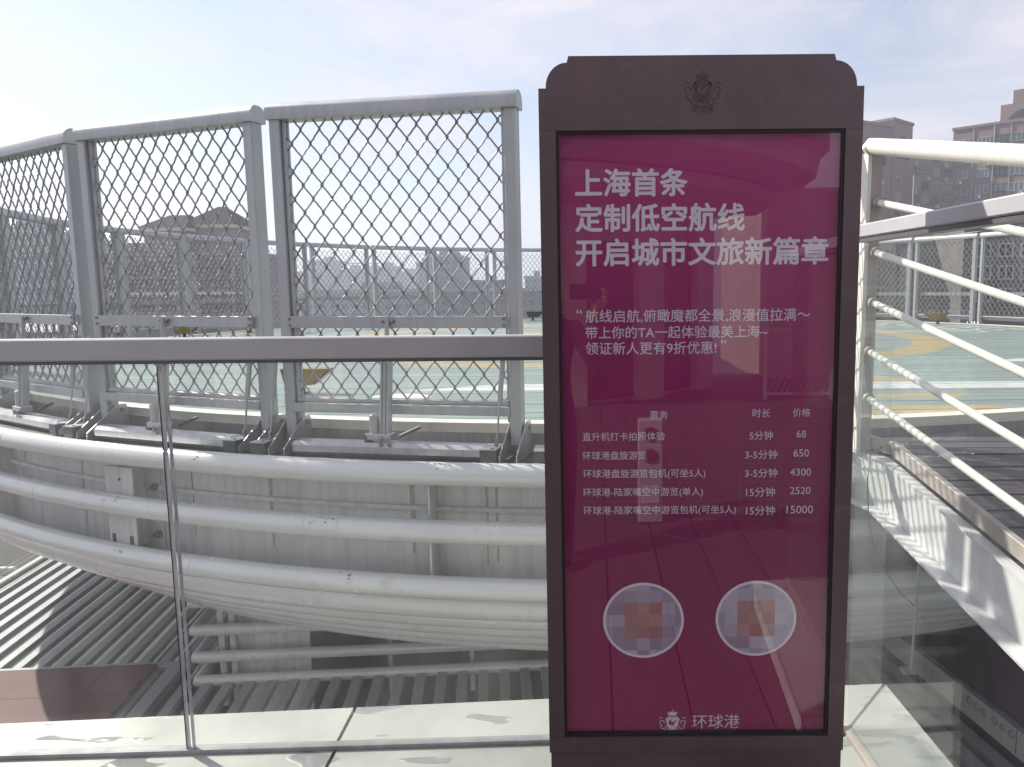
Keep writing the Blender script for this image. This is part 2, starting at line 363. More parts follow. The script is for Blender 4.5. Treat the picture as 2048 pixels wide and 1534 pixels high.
b = n.new('ShaderNodeBump'); b.inputs['Strength'].default_value = 0.5; b.inputs['Distance'].default_value = 0.004; l.new(r2.outputs[0], b.inputs['Height']); l.new(b.outputs[0], p.inputs['Normal'])
M['curb'] = m

# ------------------------------------------------------------------ mesh building
def wloc(o):
    v = Vector((0, 0, 0))
    while o is not None:
        v += Vector(o.location); o = o.parent
    return v

class MB:
    def __init__(s): s.v, s.f = [], []
    def add(s, vs, fs):
        k = len(s.v); s.v += [Vector(a) for a in vs]; s.f += [[i + k for i in f] for f in fs]; return s
    def box(s, c, size, rot=None, bev=0.0):
        a, b, d = size[0] / 2, size[1] / 2, size[2] / 2
        c = Vector(c)
        if bev <= 0:
            vs = [Vector((x * a, y * b, z * d)) for x in (-1, 1) for y in (-1, 1) for z in (-1, 1)]
            fs = [[0, 1, 3, 2], [4, 6, 7, 5], [0, 4, 5, 1], [2, 3, 7, 6], [0, 2, 6, 4], [1, 5, 7, 3]]
        else:
            e = min(bev, a * .9, b * .9, d * .9)
            vs, ix = [], {}
            for x in (-1, 1):
                for y in (-1, 1):
                    for z in (-1, 1):
                        ix[x, y, z] = len(vs)
                        vs += [Vector((x * a, y * (b - e), z * (d - e))), Vector((x * (a - e), y * b, z * (d - e))), Vector((x * (a - e), y * (b - e), z * d))]
            fs = []
            q4 = ((-1, -1), (1, -1), (1, 1), (-1, 1))
            for sg in (-1, 1):
                fs.append([ix[sg, i, j] for i, j in q4]); fs.append([ix[i, sg, j] + 1 for i, j in q4]); fs.append([ix[i, j, sg] + 2 for i, j in q4])
            for i in (-1, 1):
                for j in (-1, 1):
                    fs.append([ix[i, j, -1], ix[i, j, 1], ix[i, j, 1] + 1, ix[i, j, -1] + 1])
                    fs.append([ix[i, -1, j], ix[i, 1, j], ix[i, 1, j] + 2, ix[i, -1, j] + 2])
                    fs.append([ix[-1, i, j] + 1, ix[1, i, j] + 1, ix[1, i, j] + 2, ix[-1, i, j] + 2])
                    for k in (-1, 1): fs.append([ix[i, j, k], ix[i, j, k] + 1, ix[i, j, k] + 2])
        if rot is not None: vs = [rot @ v for v in vs]
        return s.add([v + c for v in vs], fs)
    def bar(s, p0, p1, w, h, up=(0, 0, 1), bev=0.0):
        """box from p0 to p1, w across, h along up"""
        p0, p1 = Vector(p0), Vector(p1); d = p1 - p0; L = d.length; d.normalize()
        side = d.cross(Vector(up)).normalized(); u = side.cross(d)
        rot = Matrix((side, d, u)).transposed()
        return s.box((p0 + p1) / 2, (w, L, h), rot, bev)
    def tube(s, pts, r, n=10, caps=True, closed=False):
        pts = [Vector(p) for p in pts]; N = len(pts); k0 = len(s.v)
        rs = r if isinstance(r, (list, tuple)) else [r] * N
        ref = Vector((0, 0, 1))
        for i, p in enumerate(pts):
            a = pts[(i - 1) % N] if (i > 0 or closed) else p
            b = pts[(i + 1) % N] if (i < N - 1 or closed) else p
            d = (b - a).normalized()
            rf = ref if abs(d.dot(ref)) < 0.95 else Vector((0, 1, 0))
            x = d.cross(rf).normalized(); y = x.cross(d)
            for j in range(n):
                t = 2 * pi * j / n
                s.v.append(p + x * (cos(t) * rs[i]) + y * (sin(t) * rs[i]))
        for i in range(N if closed else N - 1):
            A, B = k0 + i * n, k0 + ((i + 1) % N) * n
            for j in range(n): s.f.append([A + j, A + (j + 1) % n, B + (j + 1) % n, B + j])
        if caps and not closed:
            s.f.append([k0 + j for j in range(n)]); s.f.append([k0 + (N - 1) * n + j for j in range(n)])
        return s
    def prism(s, poly, off):
        """polygon of 3-D points pushed along off"""
        N = len(poly); off = Vector(off); a = [Vector(p) for p in poly]
        return s.add(a + [p + off for p in a], [list(range(N)), list(range(N, 2 * N))] + [[i, (i + 1) % N, N + (i + 1) % N, N + i] for i in range(N)])
    def revolve(s, prof, n=180, a0=0.0, a1=360.0, cx=PCX, cy=PCY):
        """closed (r,z) profile turned about the helipad axis; angle 0 faces the viewer"""
        full = abs(a1 - a0) >= 359.9; N = n if full else n + 1; k0 = len(s.v); P = len(prof)
        for i in range(N):
            a = R(a0 + (a1 - a0) * i / n)
            for r, z in prof: s.v.append(Vector((cx + r * sin(a), cy - r * cos(a), z)))
        for i in range(n):
            A, B = k0 + i * P, k0 + ((i + 1) % N) * P
            for j in range(P): s.f.append([A + j, A + (j + 1) % P, B + (j + 1) % P, B + j])
        if not full:
            s.f.append([k0 + j for j in range(P)]); s.f.append([k0 + (N - 1) * P + j for j in range(P)])
        return s
    def build(s, name, m, parent=None, smooth=False, local=False):
        me = bpy.data.meshes.new(name)
        o0 = wloc(parent) if (parent is not None and not local) else Vector((0, 0, 0))
        me.from_pydata([tuple(v - o0) for v in s.v], [], s.f)
        bm = bmesh.new(); bm.from_mesh(me); bmesh.ops.recalc_face_normals(bm, faces=bm.faces); bm.to_mesh(me); bm.free()
        me.materials.append(M[m] if isinstance(m, str) else m)
        if smooth:
            me.polygons.foreach_set('use_smooth', [True] * len(me.polygons))
            try: me.set_sharp_from_angle(angle=R(40))
            except Exception: pass
        o = bpy.data.objects.new(name, me); COL.objects.link(o)
        if parent is not None: o.parent = parent
        return o

def tag(o, label, cat, group=None):
    o['label'] = label; o['category'] = cat
    if group: o['group'] = group
    return o
def thing(name, label, cat, loc=(0, 0, 0), rz=0.0, group=None):
    o = bpy.data.objects.new(name, None); COL.objects.link(o); o.location = loc; o.rotation_euler = (0, 0, rz); o.empty_display_size = 0.2
    return tag(o, label, cat, group)
def struct(o, kind='structure'): o['kind'] = kind; return o
def copy_tree(o, parent=None):
    c = o.copy(); COL.objects.link(c)
    if parent is not None: c.parent = parent
    for ch in list(o.children): copy_tree(ch, c)
    return c
def ringp(phi, r, z): a = R(phi); return Vector((PCX + r * sin(a), PCY - r * cos(a), z))

# ================================================================== SETTING
ZL = -1.9                                                   # level of the roof below
W = Vector((1, 0.08, 0)).normalized()                       # along the glass wall
G = Vector((-0.14, 1, 0)).normalized()                      # away from it
# city ground
b = MB().box((0, 900, -45.5), (3600, 3000, 1.0)); struct(b.build('ground', 'ground'))
b = MB().box((0, 9, -3.6), (40, 26, 0.4)); struct(b.build('lower_roof_floor', 'low_floor'))
# podium block that carries it all
b = MB().box((0, 9, -24.4), (39, 25, 41)); tag(b.build('podium_building', 'grey_wall'), 'grey block of the building under the rooftop terrace', 'building')

# terrace floor behind the glass (where the viewer stands): boards on a sub floor
b = MB().box((-1.0, -4.2, -0.16), (14, 12.6, 0.2)); floor = struct(b.build('terrace_floor', 'low_floor'))
for i in range(46):
    x = -7.9 + i * 0.30
    MB().box((x, -4.2, -0.03), (0.292, 12.5, 0.05), bev=0.004).build('floor_board', 'tile_floor', floor)

# ------------------------------------------------------------------ helipad deck
b = MB().revolve([(0.05, 0.70), (8.66, 0.70), (8.66, 0.66), (0.05, 0.66)], 120)
deck = struct(b.build('helipad_deck', 'under'))
pw = 0.205
y = PCY - 8.54
while y < PCY + 8.54:
    y1 = min(y + pw - 0.011, PCY + 8.548)
    def hw(yy): return math.sqrt(max(0.0, 8.55 ** 2 - (yy - PCY) ** 2))
    zt = PZ + random.uniform(-0.0012, 0.0012)
    a0, a1, am = hw(y), hw(y1), hw((y + y1) / 2)
    poly = [(PCX - a0, y, zt), (PCX + a0, y, zt), (PCX + am, (y + y1) / 2, zt), (PCX + a1, y1, zt), (PCX - a1, y1, zt), (PCX - am, (y + y1) / 2, zt)]
    if min(a0, a1) > 0.02: MB().prism(poly, (0, 0, -0.035)).build('deck_board', 'deck', deck)
    y += pw
MB().revolve([(8.55, PZ + 0.012), (8.68, PZ + 0.012), (8.68, 0.70), (8.55, 0.70)], 160).build('kerb', 'kerb', deck)
MB().revolve([(8.66, 0.71), (8.675, 0.71), (8.675, 0.575), (8.66, 0.575)], 160).build('rim_fascia', 'fascia', deck)

# ------------------------------------------------------------------ steel frame of the platform with its ring pipes
fr = thing('platform_frame', 'curved steel rim of the helipad with stacked white ring pipes', 'platform', (PCX, PCY, -3.4))
MB().revolve([(8.55, 0.58), (9.17, 0.58), (9.17, 0.555), (8.55, 0.555)], 180).build('ledge_plate', 'dark_steel', fr)
MB().revolve([(8.93, 0.554), (8.95, 0.554), (8.95, -0.20), (8.93, -0.20)], 180).build('girder_web', 'girder', fr, True)
MB().revolve([(8.80, -0.20), (9.12, -0.20), (9.12, -0.225), (8.80, -0.225)], 180).build('girder_flange', 'girder', fr, True)
MB().revolve([(8.952, 0.30), (8.975, 0.295), (8.975, 0.27), (8.952, 0.265)], 180).build('girder_ledge', 'girder', fr, True)
PIPES = [(9.15, 0.545, 0.069), (9.15, 0.20, 0.069), (9.15, -0.14, 0.069), (8.98, -0.30, 0.10), (8.76, -0.46, 0.10), (8.53, -0.62, 0.10), (8.30, -0.78, 0.10), (8.09, -0.92, 0.10)]
for r_, z_, rr in PIPES:
    MB().tube([ringp(360 * i / 240, r_, z_) for i in range(240)], rr, 14, closed=True).build('ring_pipe', 'pipe', fr, True)
for r_, z_, a_ in ((9.15, 0.545, -31), (9.15, 0.545, -3), (9.15, 0.20, -28.5), (9.15, 0.20, -13.6), (9.15, 0.20, 9), (9.15, -0.14, -19), (9.15, -0.14, 3), (9.15, 0.20, -12.2)):
    MB().tube([ringp(a_ - 0.035, r_, z_), ringp(a_, r_, z_), ringp(a_ + 0.035, r_, z_)], [0.0692, 0.0712, 0.0692], 14).build('weld_seam', 'girder', fr, True)
MB().revolve([(0.3, -0.84), (8.0, -0.84), (8.9, -0.24), (8.9, -0.232), (0.3, -0.232)], 96).build('soffit', 'under', fr)
for k in range(6):
    a = k * 60 + 25
    MB().tube([ringp(a, 4.5, -0.8), ringp(a, 4.5, -3.4)], 0.25, 16).build('column', 'under', fr, True)
for phi in (-67, -45.5, -23.4, 2.6, 24, 45):                       # bolted brackets
    c0 = ringp(phi, 9.03, 0.16); rz = Matrix.Rotation(R(phi), 3, 'Z')
    br = MB().box(c0 + rz @ Vector((0, -0.072, 0)), (0.27, 0.014, 0.57), rz, 0.003).build('bracket', 'bracket', fr)
    MB().box(c0 + rz @ Vector((0, 0.004, 0)), (0.10, 0.136, 0.56), rz).build('bracket_web', 'girder', br)
    MB().box(c0 + rz @ Vector((0, 0.073, 0)), (0.40, 0.012, 0.60), rz, 0.002).build('back_plate', 'girder', br)
    for sx in (-0.09, 0.085):                                      # slots at the foot
        MB().box(c0 + rz @ Vector((sx, -0.0805, -0.215)), (0.035, 0.006, 0.06), rz, 0.002).build('slot', 'dark_steel', br)
    MB().tube([c0 + rz @ Vector((0.01, -0.0795, 0.20)), c0 + rz @ Vector((0.01, -0.084, 0.20))], 0.011, 10).build('hole', 'dark_steel', br)
    for sx in (-1, 1):
        for dz in (0.13, 0.0, -0.20):
            q = c0 + rz @ Vector((sx * 0.168, 0.066, dz))
            e1 = rz @ Vector((0, -1, 0))
            bb = MB(); bb.tube([q, q + e1 * 0.018], 0.026, 12); bb.tube([q + e1 * 0.018, q + e1 * 0.042], 0.019, 6); bb.tube([q + e1 * 0.042, q + e1 * 0.065], 0.009, 8)
            bb.build('bolt', 'rust_bolt' if dz < -0.1 else 'bolt', br)
for phi in (-56, -34.5, -8.9, 13, 35):                             # web stiffeners
    c0 = ringp(phi, 9.03, 0.165); rz = Matrix.Rotation(R(phi), 3, 'Z')
    MB().prism([c0 + rz @ Vector((-0.006, yy, zz)) for yy, zz in ((-0.075, 0.39), (0.08, 0.39), (0.08, -0.365), (-0.07, -0.365), (-0.05, -0.31), (-0.05, 0.3))], rz @ Vector((0.012, 0, 0))).build('stiffener', 'girder', fr)

random.seed(21)
M['stain'] = mat('brown_drip_stain', (0.40, 0.36, 0.33), 0.7, 0, 0.25, 30)
M['chip'] = mat('rust_chip', (0.26, 0.17, 0.12), 0.8, 0, 0.3, 40)
for a_ in (-33, -27.6, -20.3, -9.9, -6.9, -6.5, -16.2):
    pl_ = []
    w_ = random.uniform(0.06, 0.16)
    zs = [0.47, 0.38, 0.28, 0.16, 0.06, random.uniform(-0.12, 0.0)]
    lf = [ringp(a_ - w_ * random.uniform(0.4, 1) * (1 - 0.12 * i), 8.9515, z_) for i, z_ in enumerate(zs)]
    rt_ = [ringp(a_ + w_ * random.uniform(0.4, 1) * (1 - 0.12 * i), 8.9515, z_) for i, z_ in enumerate(zs)]
    MB().add(lf + rt_[::-1], [list(range(12))]).build('drip_stain', 'stain', fr)
for (r_, z_), a_ in zip([(9.15, 0.545), (9.15, 0.20), (9.15, 0.20), (9.15, -0.14), (9.15, 0.20), (9.15, 0.545), (9.15, -0.14), (9.15, 0.20)], (-18.5, -13.2, -12.6, -23, -23.2, -8.2, -12, -22.6)):
    for j in range(5):
        el = R(random.uniform(25, 75)); aa = a_ + random.uniform(-0.35, 0.35); N_ = 7; vs_ = []
        s1, s2 = random.uniform(0.03, 0.10), random.uniform(2, 7)
        for q_ in range(N_):
            t_ = 2 * pi * q_ / N_; k_ = random.uniform(0.5, 1)
            e2 = el + R(s2 * k_ * sin(t_)); vs_.append(ringp(aa + s1 * k_ * cos(t_), r_ + 0.0696 * cos(e2), z_ + 0.0696 * sin(e2)))
        MB().add(vs_, [list(range(N_))]).build('paint_chip', 'chip', fr)

# ------------------------------------------------------------------ mesh safety fence round the helipad
FR, ZB, FW = 8.80, 0.585, 1.575
def make_panel(full=True):
    t = thing('fence_panel', '-', 'fence panel', group='mesh fence panels round the helipad')
    H = lambda z: z - ZB
    x1 = FW / 2
    post = None
    for s in (-1, 1):
        post = MB().box((s * (x1 - 0.042), 0, (H(2.66) + H(0.66)) / 2), (0.068, 0.09, 2.0), bev=0.004).build('post', 'alu', t, local=True)
        MB().box((s * (x1 - 0.09), 0.005, (H(2.64) + H(0.80)) / 2), (0.018, 0.05, 1.84)).build('mesh_channel', 'alu', t, local=True)
    prof = [(-0.065, 2.637), (-0.068, 2.665), (-0.062, 2.70), (-0.045, 2.727), (-0.02, 2.740), (0.02, 2.740), (0.045, 2.727), (0.062, 2.70), (0.068, 2.665), (0.065, 2.637)]
    MB().prism([(-x1 - 0.006, a, H(b_)) for a, b_ in prof], (FW + 0.012, 0, 0)).build('top_rail', 'alu', t, smooth=True, local=True)
    cb_ = MB().box((0, -0.062, H(1.408)), (2 * x1 - 0.15, 0.022, 0.072), bev=0.003).build('cross_bar', 'alu', t, local=True)
    if full:
        for s in (-1, 1):
            for dz in (-0.02, 0.02):
                MB().tube([(s * (x1 - 0.092), -0.07, H(1.408 + dz)), (s * (x1 - 0.092), -0.082, H(1.408 + dz))], 0.010, 6).build('bolt', 'bolt', cb_, local=True)
    MB().box((0, -0.01, H(0.915)), (2 * x1 - 0.165, 0.045, 0.035), bev=0.008).build('mesh_channel', 'alu', t, local=True)
    MB().box((-0.01, -0.045, H(0.868)), (2 * x1 - 0.13, 0.02, 0.058), bev=0.003).build('bottom_bar', 'alu', t, local=True)
    # wavy rods that touch side by side
    Pp, Ph, rw = 0.126, 0.166, 0.0058
    mb = MB(); z0, z1 = 0.92, 2.65; xr = x1 - 0.098
    prof_w = [(-0.5, 0.0), (-0.38, 0.0), (-0.30, 0.10), (-0.16, 0.30), (0.0, 0.5), (0.16, 0.70), (0.30, 0.90), (0.38, 1.0)] if full else [(-0.5, 0.0), (-0.36, 0.0), (0.36, 1.0)]
    for k in range(-12, 13):
        xc = k * Pp / 2
        if abs(xc) > xr + 0.02: continue
        pts = []; sgn = 1 if k % 2 == 0 else -1; am = Pp / 4 - rw * 0.75
        nh = int((z1 - z0) / (Ph / 2)) + 2
        for i in range(nh):
            sx = sgn if i % 2 == 0 else -sgn
            for f_, g_ in prof_w:
                zq = z0 + (i + 0.5 + f_) * Ph / 2
                if zq <= z1: pts.append((max(-xr, min(xr, xc + sx * am * (1 - 2 * g_) + random.uniform(-.001, .001))), 0.005 + random.uniform(-.003, .003), H(zq + random.uniform(-.0015, .0015))))
        mb.tube(pts, rw, 5, caps=False)
    struct(mb.build('wire_mesh', 'wire', t, smooth=True, local=True), 'stuff')
    # trough and hinges on the ledge
    MB().box((-0.03, -0.135, H(0.638)), (1.27, 0.13, 0.085), bev=0.022).build('base_trough', 'steel', t, local=True)
    for s in (-1, 1):
        xh = s * (x1 - 0.042)
        for o_ in (-0.052, 0.052):
            poly = [(-0.22, 0.592), (-0.22, 0.632), (-0.06, 0.745), (0.01, 0.80), (0.085, 0.80), (0.10, 0.77), (0.10, 0.592)]
            hp = MB().prism([(xh + o_ - 0.004, a, H(b_)) for a, b_ in poly], (0.008, 0, 0)).build('hinge_plate', 'steel', t, local=True)
            if full: MB().tube([(xh + o_ - 0.014, 0.05, H(0.76)), (xh + o_ + 0.014, 0.05, H(0.76))], 0.016, 8).build('hinge_pin', 'bolt', hp, local=True)
        if full:
            mo = MB().box((xh - 0.118, -0.15, H(0.630)), (0.10, 0.17, 0.075), bev=0.004).build('strut_mount', 'dark_steel', t, local=True)
            MB().box((xh - 0.118, -0.15, H(0.671)), (0.105, 0.175, 0.006)).build('mount_plate', 'steel', mo, local=True)
            MB().tube([(xh - 0.10, -0.20, H(0.6735)), (xh - 0.10, -0.20, H(0.6765))], 0.012, 10).build('mount_hole', 'dark_steel', mo, local=True)
            a, c_ = Vector((xh - 0.10, -0.12, H(0.68))), Vector((xh - 0.055, -0.06, H(1.30)))
            gs = MB().tube([a.lerp(c_, 0.40), a.lerp(c_, 0.415), a.lerp(c_, 0.99), c_], [0.011, 0.0155, 0.0155, 0.008], 10).build('gas_strut', 'alu', t, True, True)
            MB().tube([a, a.lerp(c_, 0.42)], 0.0062, 8).build('strut_rod', 'steel', gs, True, True)
            MB().box(a + Vector((0, 0, 0.018)), (0.02, 0.02, 0.045), bev=0.003).build('strut_clevis', 'bolt', gs, local=True)
    if full:
        a, c_ = Vector((-0.055, -0.135, H(0.72))), Vector((-0.035, -0.092, H(1.43)))
        mid = a.lerp(c_, 0.64)
        ac = MB().bar(a, mid, 0.062, 0.055, (0, 1, 0), 0.006).build('actuator', 'alu', t, local=True)
        for o_ in (-0.012, 0.012): MB().bar(a + Vector((o_, -0.029, 0)), mid + Vector((o_, -0.029, 0)), 0.004, 0.003, (0, 1, 0)).build('groove', 'rail_dark', ac, local=True)
        MB().tube([mid, c_], 0.0135, 10).build('actuator_rod', 'alu', ac, True, True)
        MB().tube([(-0.125, -0.135, H(0.735)), (-0.125, -0.135, H(0.845)), (-0.125, -0.135, H(0.855))], [0.03, 0.03, 0.02], 14).build('motor', 'alu', ac, True, True)
        MB().box((-0.085, -0.135, H(0.715)), (0.15, 0.085, 0.04), bev=0.006).build('gearbox', 'steel', ac, local=True)
        MB().tube([(-0.18, -0.135, H(0.70)), (-0.155, -0.135, H(0.70))], 0.036, 12).build('cable_boss', 'dark_steel', ac, True, True)
        for o_ in (-0.035, 0.02):
            MB().tube([(-0.03 + o_, -0.195, H(0.68)), (-0.03 + o_, -0.20, H(0.715))], [0.014, 0.007], 8).build('bolt', 'bolt', ac, local=True)
        for s in (-1, 1): MB().tube([(-0.035 + s * 0.012, -0.085, H(1.415)), (-0.035 + s * 0.038, -0.085, H(1.415))], 0.012, 6).build('bolt', 'bolt', ac, local=True)
        # small pivot arm lying behind the trough
        MB().tube([(0.0, -0.06, H(0.70)), (0.12, -0.01, H(0.755))], 0.011, 8).build('release_arm', 'dark_steel', t, True, True)
    return t
panel_full, panel_far = make_panel(True), make_panel(False)
def ordinal(i): return ['first', 'second', 'third', 'fourth', 'fifth', 'sixth', 'seventh', 'eighth', 'ninth', 'tenth', 'eleventh', 'twelfth'][i]
PITCH = 360 / 33
near_lab = {-1: 'large near mesh fence panel directly left of the red sign', -2: 'near mesh fence panel, second to the left of the red sign',
            -3: 'near mesh fence panel cut by the left photo edge', 0: 'near mesh fence panel mostly hidden behind the red sign'}
used = {True: False, False: False}
far = []
for k in range(-16, 17):
    phi = 0.3 + k * PITCH + (0.6 if k == 0 else 0)
    if k in (1, 2): continue                                        # opening at the ramp
    pc = ringp(phi, FR, 0)
    d = pc - Vector((0, 0, EYE)); w_ = d.dot(vF); u = PPX + FPX * d.dot(vR) / w_
    if w_ > 0 and -3 <= k <= 0: lab = near_lab[k]
    elif u < -60 or u > 2110 or w_ < 0: continue
    else: lab = None
    full = lab is not None
    src_o = panel_full if full else panel_far
    o = copy_tree(src_o) if used[full] else src_o
    used[full] = True
    o.location = (pc.x, pc.y, ZB); o.rotation_euler = (0, 0, R(phi))
    if lab: o['label'] = lab
    else: far.append((u, o))
far.sort(key=lambda a: a[0])
il = ir = 0
for u, o in far:
    if u < -40 or u > 2090: o['label'] = 'mesh fence panel of the helipad ring outside the picture'
    elif u < 1090: o['label'] = 'small distant mesh fence panel across the helipad, %s counted from the left edge' % ordinal(il); il += 1
    elif u < 1715: o['label'] = 'distant mesh fence panel hidden behind the red sign'
    else: o['label'] = 'distant mesh fence panel right of the sign, %s counted from the sign' % ordinal(ir); ir += 1
for o in list(far):
    pass

# ------------------------------------------------------------------ ramp with its pipe railing
DR = Vector((0.133, -1, -0.208))                                     # down the ramp, towards the viewer
RZ = 0.70
rp = thing('ramp', 'dark board ramp with white steel stringer rising to the helipad', 'ramp', (1.75, 3.2, -1.5))
bend = Vector((1.60, 4.07, RZ))
# landing and sloped boards
nb = 0
for i in range(3):
    y0 = 4.55 - i * 0.16
    MB().box((2.48 - 0.133 * (y0 - 4.07), y0 - 0.077, RZ - 0.02), (1.72, 0.152, 0.035), bev=0.005).build('ramp_board', 'wood', rp)
sl = DR.normalized(); cr_ = Vector((1, 0.0, 0)); up = cr_.cross(-sl).normalized()
rotR = Matrix((cr_, (-sl), up)).transposed()
for i in range(17):
    s0 = 0.085 + i * 0.158
    c0 = bend + sl * s0 + cr_ * 0.90 + up * (-0.02)
    MB().box(c0, (1.72, 0.150, 0.035), rotR, 0.005).build('ramp_board', 'wood', rp)
# tan kick bar along the left edge
kb = MB(); kb.bar(Vector((1.49, 4.42, RZ + 0.03)), bend + Vector((-0.0, 0.0, 0.03)), 0.035, 0.075, bev=0.004)
kb.bar(bend + Vector((0, 0, 0.03)), bend + sl * 2.7 + Vector((0, 0, 0.03)), 0.035, 0.075, bev=0.004)
kb.build('kick_bar', 'tan', rp)
# white stringer: web and two flanges
def along(dx_, dz_, s_): return bend + sl * s_ + Vector((dx_, 0, dz_))
TOPZ, BOTZ = -0.035, -0.30
def strip(name, a_, b_, t_, off):
    """plate from corner a to corner b of the cross-section, landing part plus slope"""
    mb_ = MB()
    p0 = Vector((1.49 + a_[0], 4.42, RZ + a_[1])); p0b = Vector((1.49 + b_[0], 4.42, RZ + b_[1]))
    p1 = bend + Vector((a_[0], 0, a_[1])); p1b = bend + Vector((b_[0], 0, b_[1]))
    p2 = p1 + sl * 2.7; p2b = p1b + sl * 2.7
    mb_.prism([p0, p1, p1b, p0b], off); mb_.prism([p1, p2, p2b, p1b], off)
    return mb_.build(name, 'stringer', rp)
strip('stringer_web', (-0.055, TOPZ), (-0.055, BOTZ), 0, (0.012, 0, 0))
strip('stringer_flange', (-0.075, TOPZ + 0.012), (-0.02, TOPZ + 0.012), 0, (0, 0, -0.012))
strip('stringer_flange', (-0.135, BOTZ), (0.03, BOTZ), 0, (0, 0, -0.012))
MB().box((1.405, 4.36, 0.555), (0.012, 0.10, 0.30)).build('end_plate', 'stringer', rp)
# railing
rl = thing('ramp_railing', 'white pipe railing with six rails beside the ramp', 'railing', (1.5, 4.2, 0.7))
pz = [(1.476, 4.2, 2.335, 0.043), (1.512, 4.2, 2.043, 0.0185), (1.503, 4.2, 1.78, 0.0185), (1.499, 4.2, 1.512, 0.0185), (1.486, 4.2, 1.248, 0.0185), (1.490, 4.2, 0.991, 0.0185)]
for i, (x_, y_, z_, r_) in enumerate(pz):
    a = Vector((x_, y_, z_)); e_ = a + DR * 3.0
    if i == 0: MB().tube([a - DR * 0.03 + Vector((-0.03, 0, -0.03)), a - DR * 0.02, a + DR * 0.05, e_], [0.035, 0.044, r_, r_], 18).build('handrail', 'white', rl, True)
    else:
        MB().tube([a, e_], r_, 12).build('rail', 'white', rl, True)
        MB().tube([a + Vector((0, 0.0, 0)), a + DR * 0.02], r_ + 0.012, 12).build('rail_collar', 'tan', rl, True)
MB().prism([(1.455, 4.21, 2.31), (1.475, 4.21, 2.31), (1.462, 4.21, 0.69), (1.440, 4.21, 0.69)], (0, 0.10, 0)).build('post', 'white', rl)
MB().prism([(1.476, 4.213, 2.31), (1.535, 4.213, 2.31), (1.518, 4.213, 0.69), (1.463, 4.213, 0.69)], (0, 0.012, 0)).build('post_shaded_face', 'tan', rl)  # camera-facing side of the post, its shade put into the tan colour
# far side post of the railing, below
for s_ in (1.6, 2.9):
    q = Vector((1.5, 4.2, 0)) + DR * s_
    MB().box((q.x, q.y, 0.70 + DR.z * s_ + 0.80), (0.02, 0.09, 1.66)).build('post', 'white', rl)
# loose black cable over the stringer
cpts = [atY(1765, 893, 4.05), atY(1742, 908, 3.98), atY(1735, 960, 3.96), atY(1737, 1040, 3.97), atY(1748, 1090, 3.98), atY(1770, 1140, 3.97), atY(1800, 1185, 3.96), atY(1829, 1212, 3.952)]
tag(MB().tube(cpts, 0.0035, 6).build('cable', 'dark_steel', smooth=True), 'thin loose black cable hanging over the white stringer', 'cable')

# ------------------------------------------------------------------ lower roof: louvers, boards, beams
lv = thing('louver_roof', 'roof of pale diagonal slats below the helipad', 'roof', (-3.5, 6.5, ZL))
def gpt(s_, t_, z): q = W * s_ + G * t_; return Vector((q.x, q.y, z))          # s along wall, t away
def st(p_):                                                                     # plan point -> (s,t)
    det = W.x * G.y - W.y * G.x
    return ((p_.x * G.y - p_.y * G.x) / det, (W.x * p_.y - W.y * p_.x) / det)
def slat(s_, t0, t1, parent, zc=ZL, w_=0.088):
    return MB().bar(gpt(s_, t0, zc - 0.03), gpt(s_, t1, zc - 0.03), w_, 0.06, bev=0.004).build('slat', 'slat', parent)
sb, tb = st(atZ(160, 1336, ZL))
s_l1, t_l1 = st(atZ(60, 1136, ZL))
s_corner, t_corner = st(atZ(392, 1368, ZL))
s_edge, _ = st(atZ(305, 1337, ZL))
s_ = s_l1 + 0.10
while s_ < s_corner - 0.02:
    slat(s_, tb + 0.02, tb + 6.5, lv); s_ += 0.19
t_front = 4.35
s_ = s_edge + 0.42
while s_ < 1.75:
    slat(s_, t_front, t_corner + 0.03, lv); s_ += 0.19
MB().bar(gpt(s_l1 - 0.6, tb, ZL - 0.03), gpt(s_edge + 0.34, tb, ZL - 0.03), 0.10, 0.07, bev=0.006).build('cross_beam', 'slat', lv)
MB().bar(gpt(s_edge + 0.06, t_front, ZL - 0.04), gpt(s_edge + 0.06, tb - 0.052, ZL - 0.04), 0.06, 0.06, bev=0.006).build('edge_beam', 'slat', lv)
MB().bar(gpt(s_edge + 0.21, t_front, ZL - 0.02), gpt(s_edge + 0.21, tb - 0.052, ZL - 0.02), 0.13, 0.08, bev=0.006).build('edge_beam', 'slat', lv)
MB().tube([gpt(s_edge + 0.33, t_front, ZL + 0.01), gpt(s_edge + 0.33, tb - 0.4, ZL + 0.01)], 0.012, 8).build('conduit', 'dark_steel', lv, True)
MB().bar(gpt(s_l1 - 0.02, tb - 0.2, ZL), gpt(s_l1 - 0.02, tb + 6.5, ZL), 0.09, 0.08, bev=0.006).build('edge_beam', 'white', lv)
for dz in (0.10, 0.15): MB().tube([gpt(s_l1 - 0.05, tb - 0.1, ZL + dz), gpt(s_l1 - 0.05, tb + 6.5, ZL + dz)], 0.006, 6).build('stay_wire', 'steel', lv)
nbd = 5
for i in range(nbd):
    t0 = t_front + 0.1 + (i + 0.5) * (tb - 0.055 - t_front - 0.1) / nbd
    MB().bar(gpt(s_edge + 0.025, t0, 0).xy.to_3d() + Vector((0, 0, ZL + 0.02)), gpt(s_edge - 3.2, t0, 0).xy.to_3d() + Vector((0, 0, ZL + 0.02)), (tb - 0.055 - t_front - 0.1) / nbd - 0.006, 0.03).build('roof_board', 'maroon', lv)
t_w, _q = 0, 0
st_w = st(atZ(20, 1088, ZL))
for i in range(6):
    MB().bar(gpt(s_l1 - 0.12, tb + 0.3 + i * 0.42, ZL - 0.02), gpt(s_l1 - 3.0, tb + 0.3 + i * 0.42, ZL - 0.02), 0.415, 0.03).build('roof_board', 'maroon', lv)
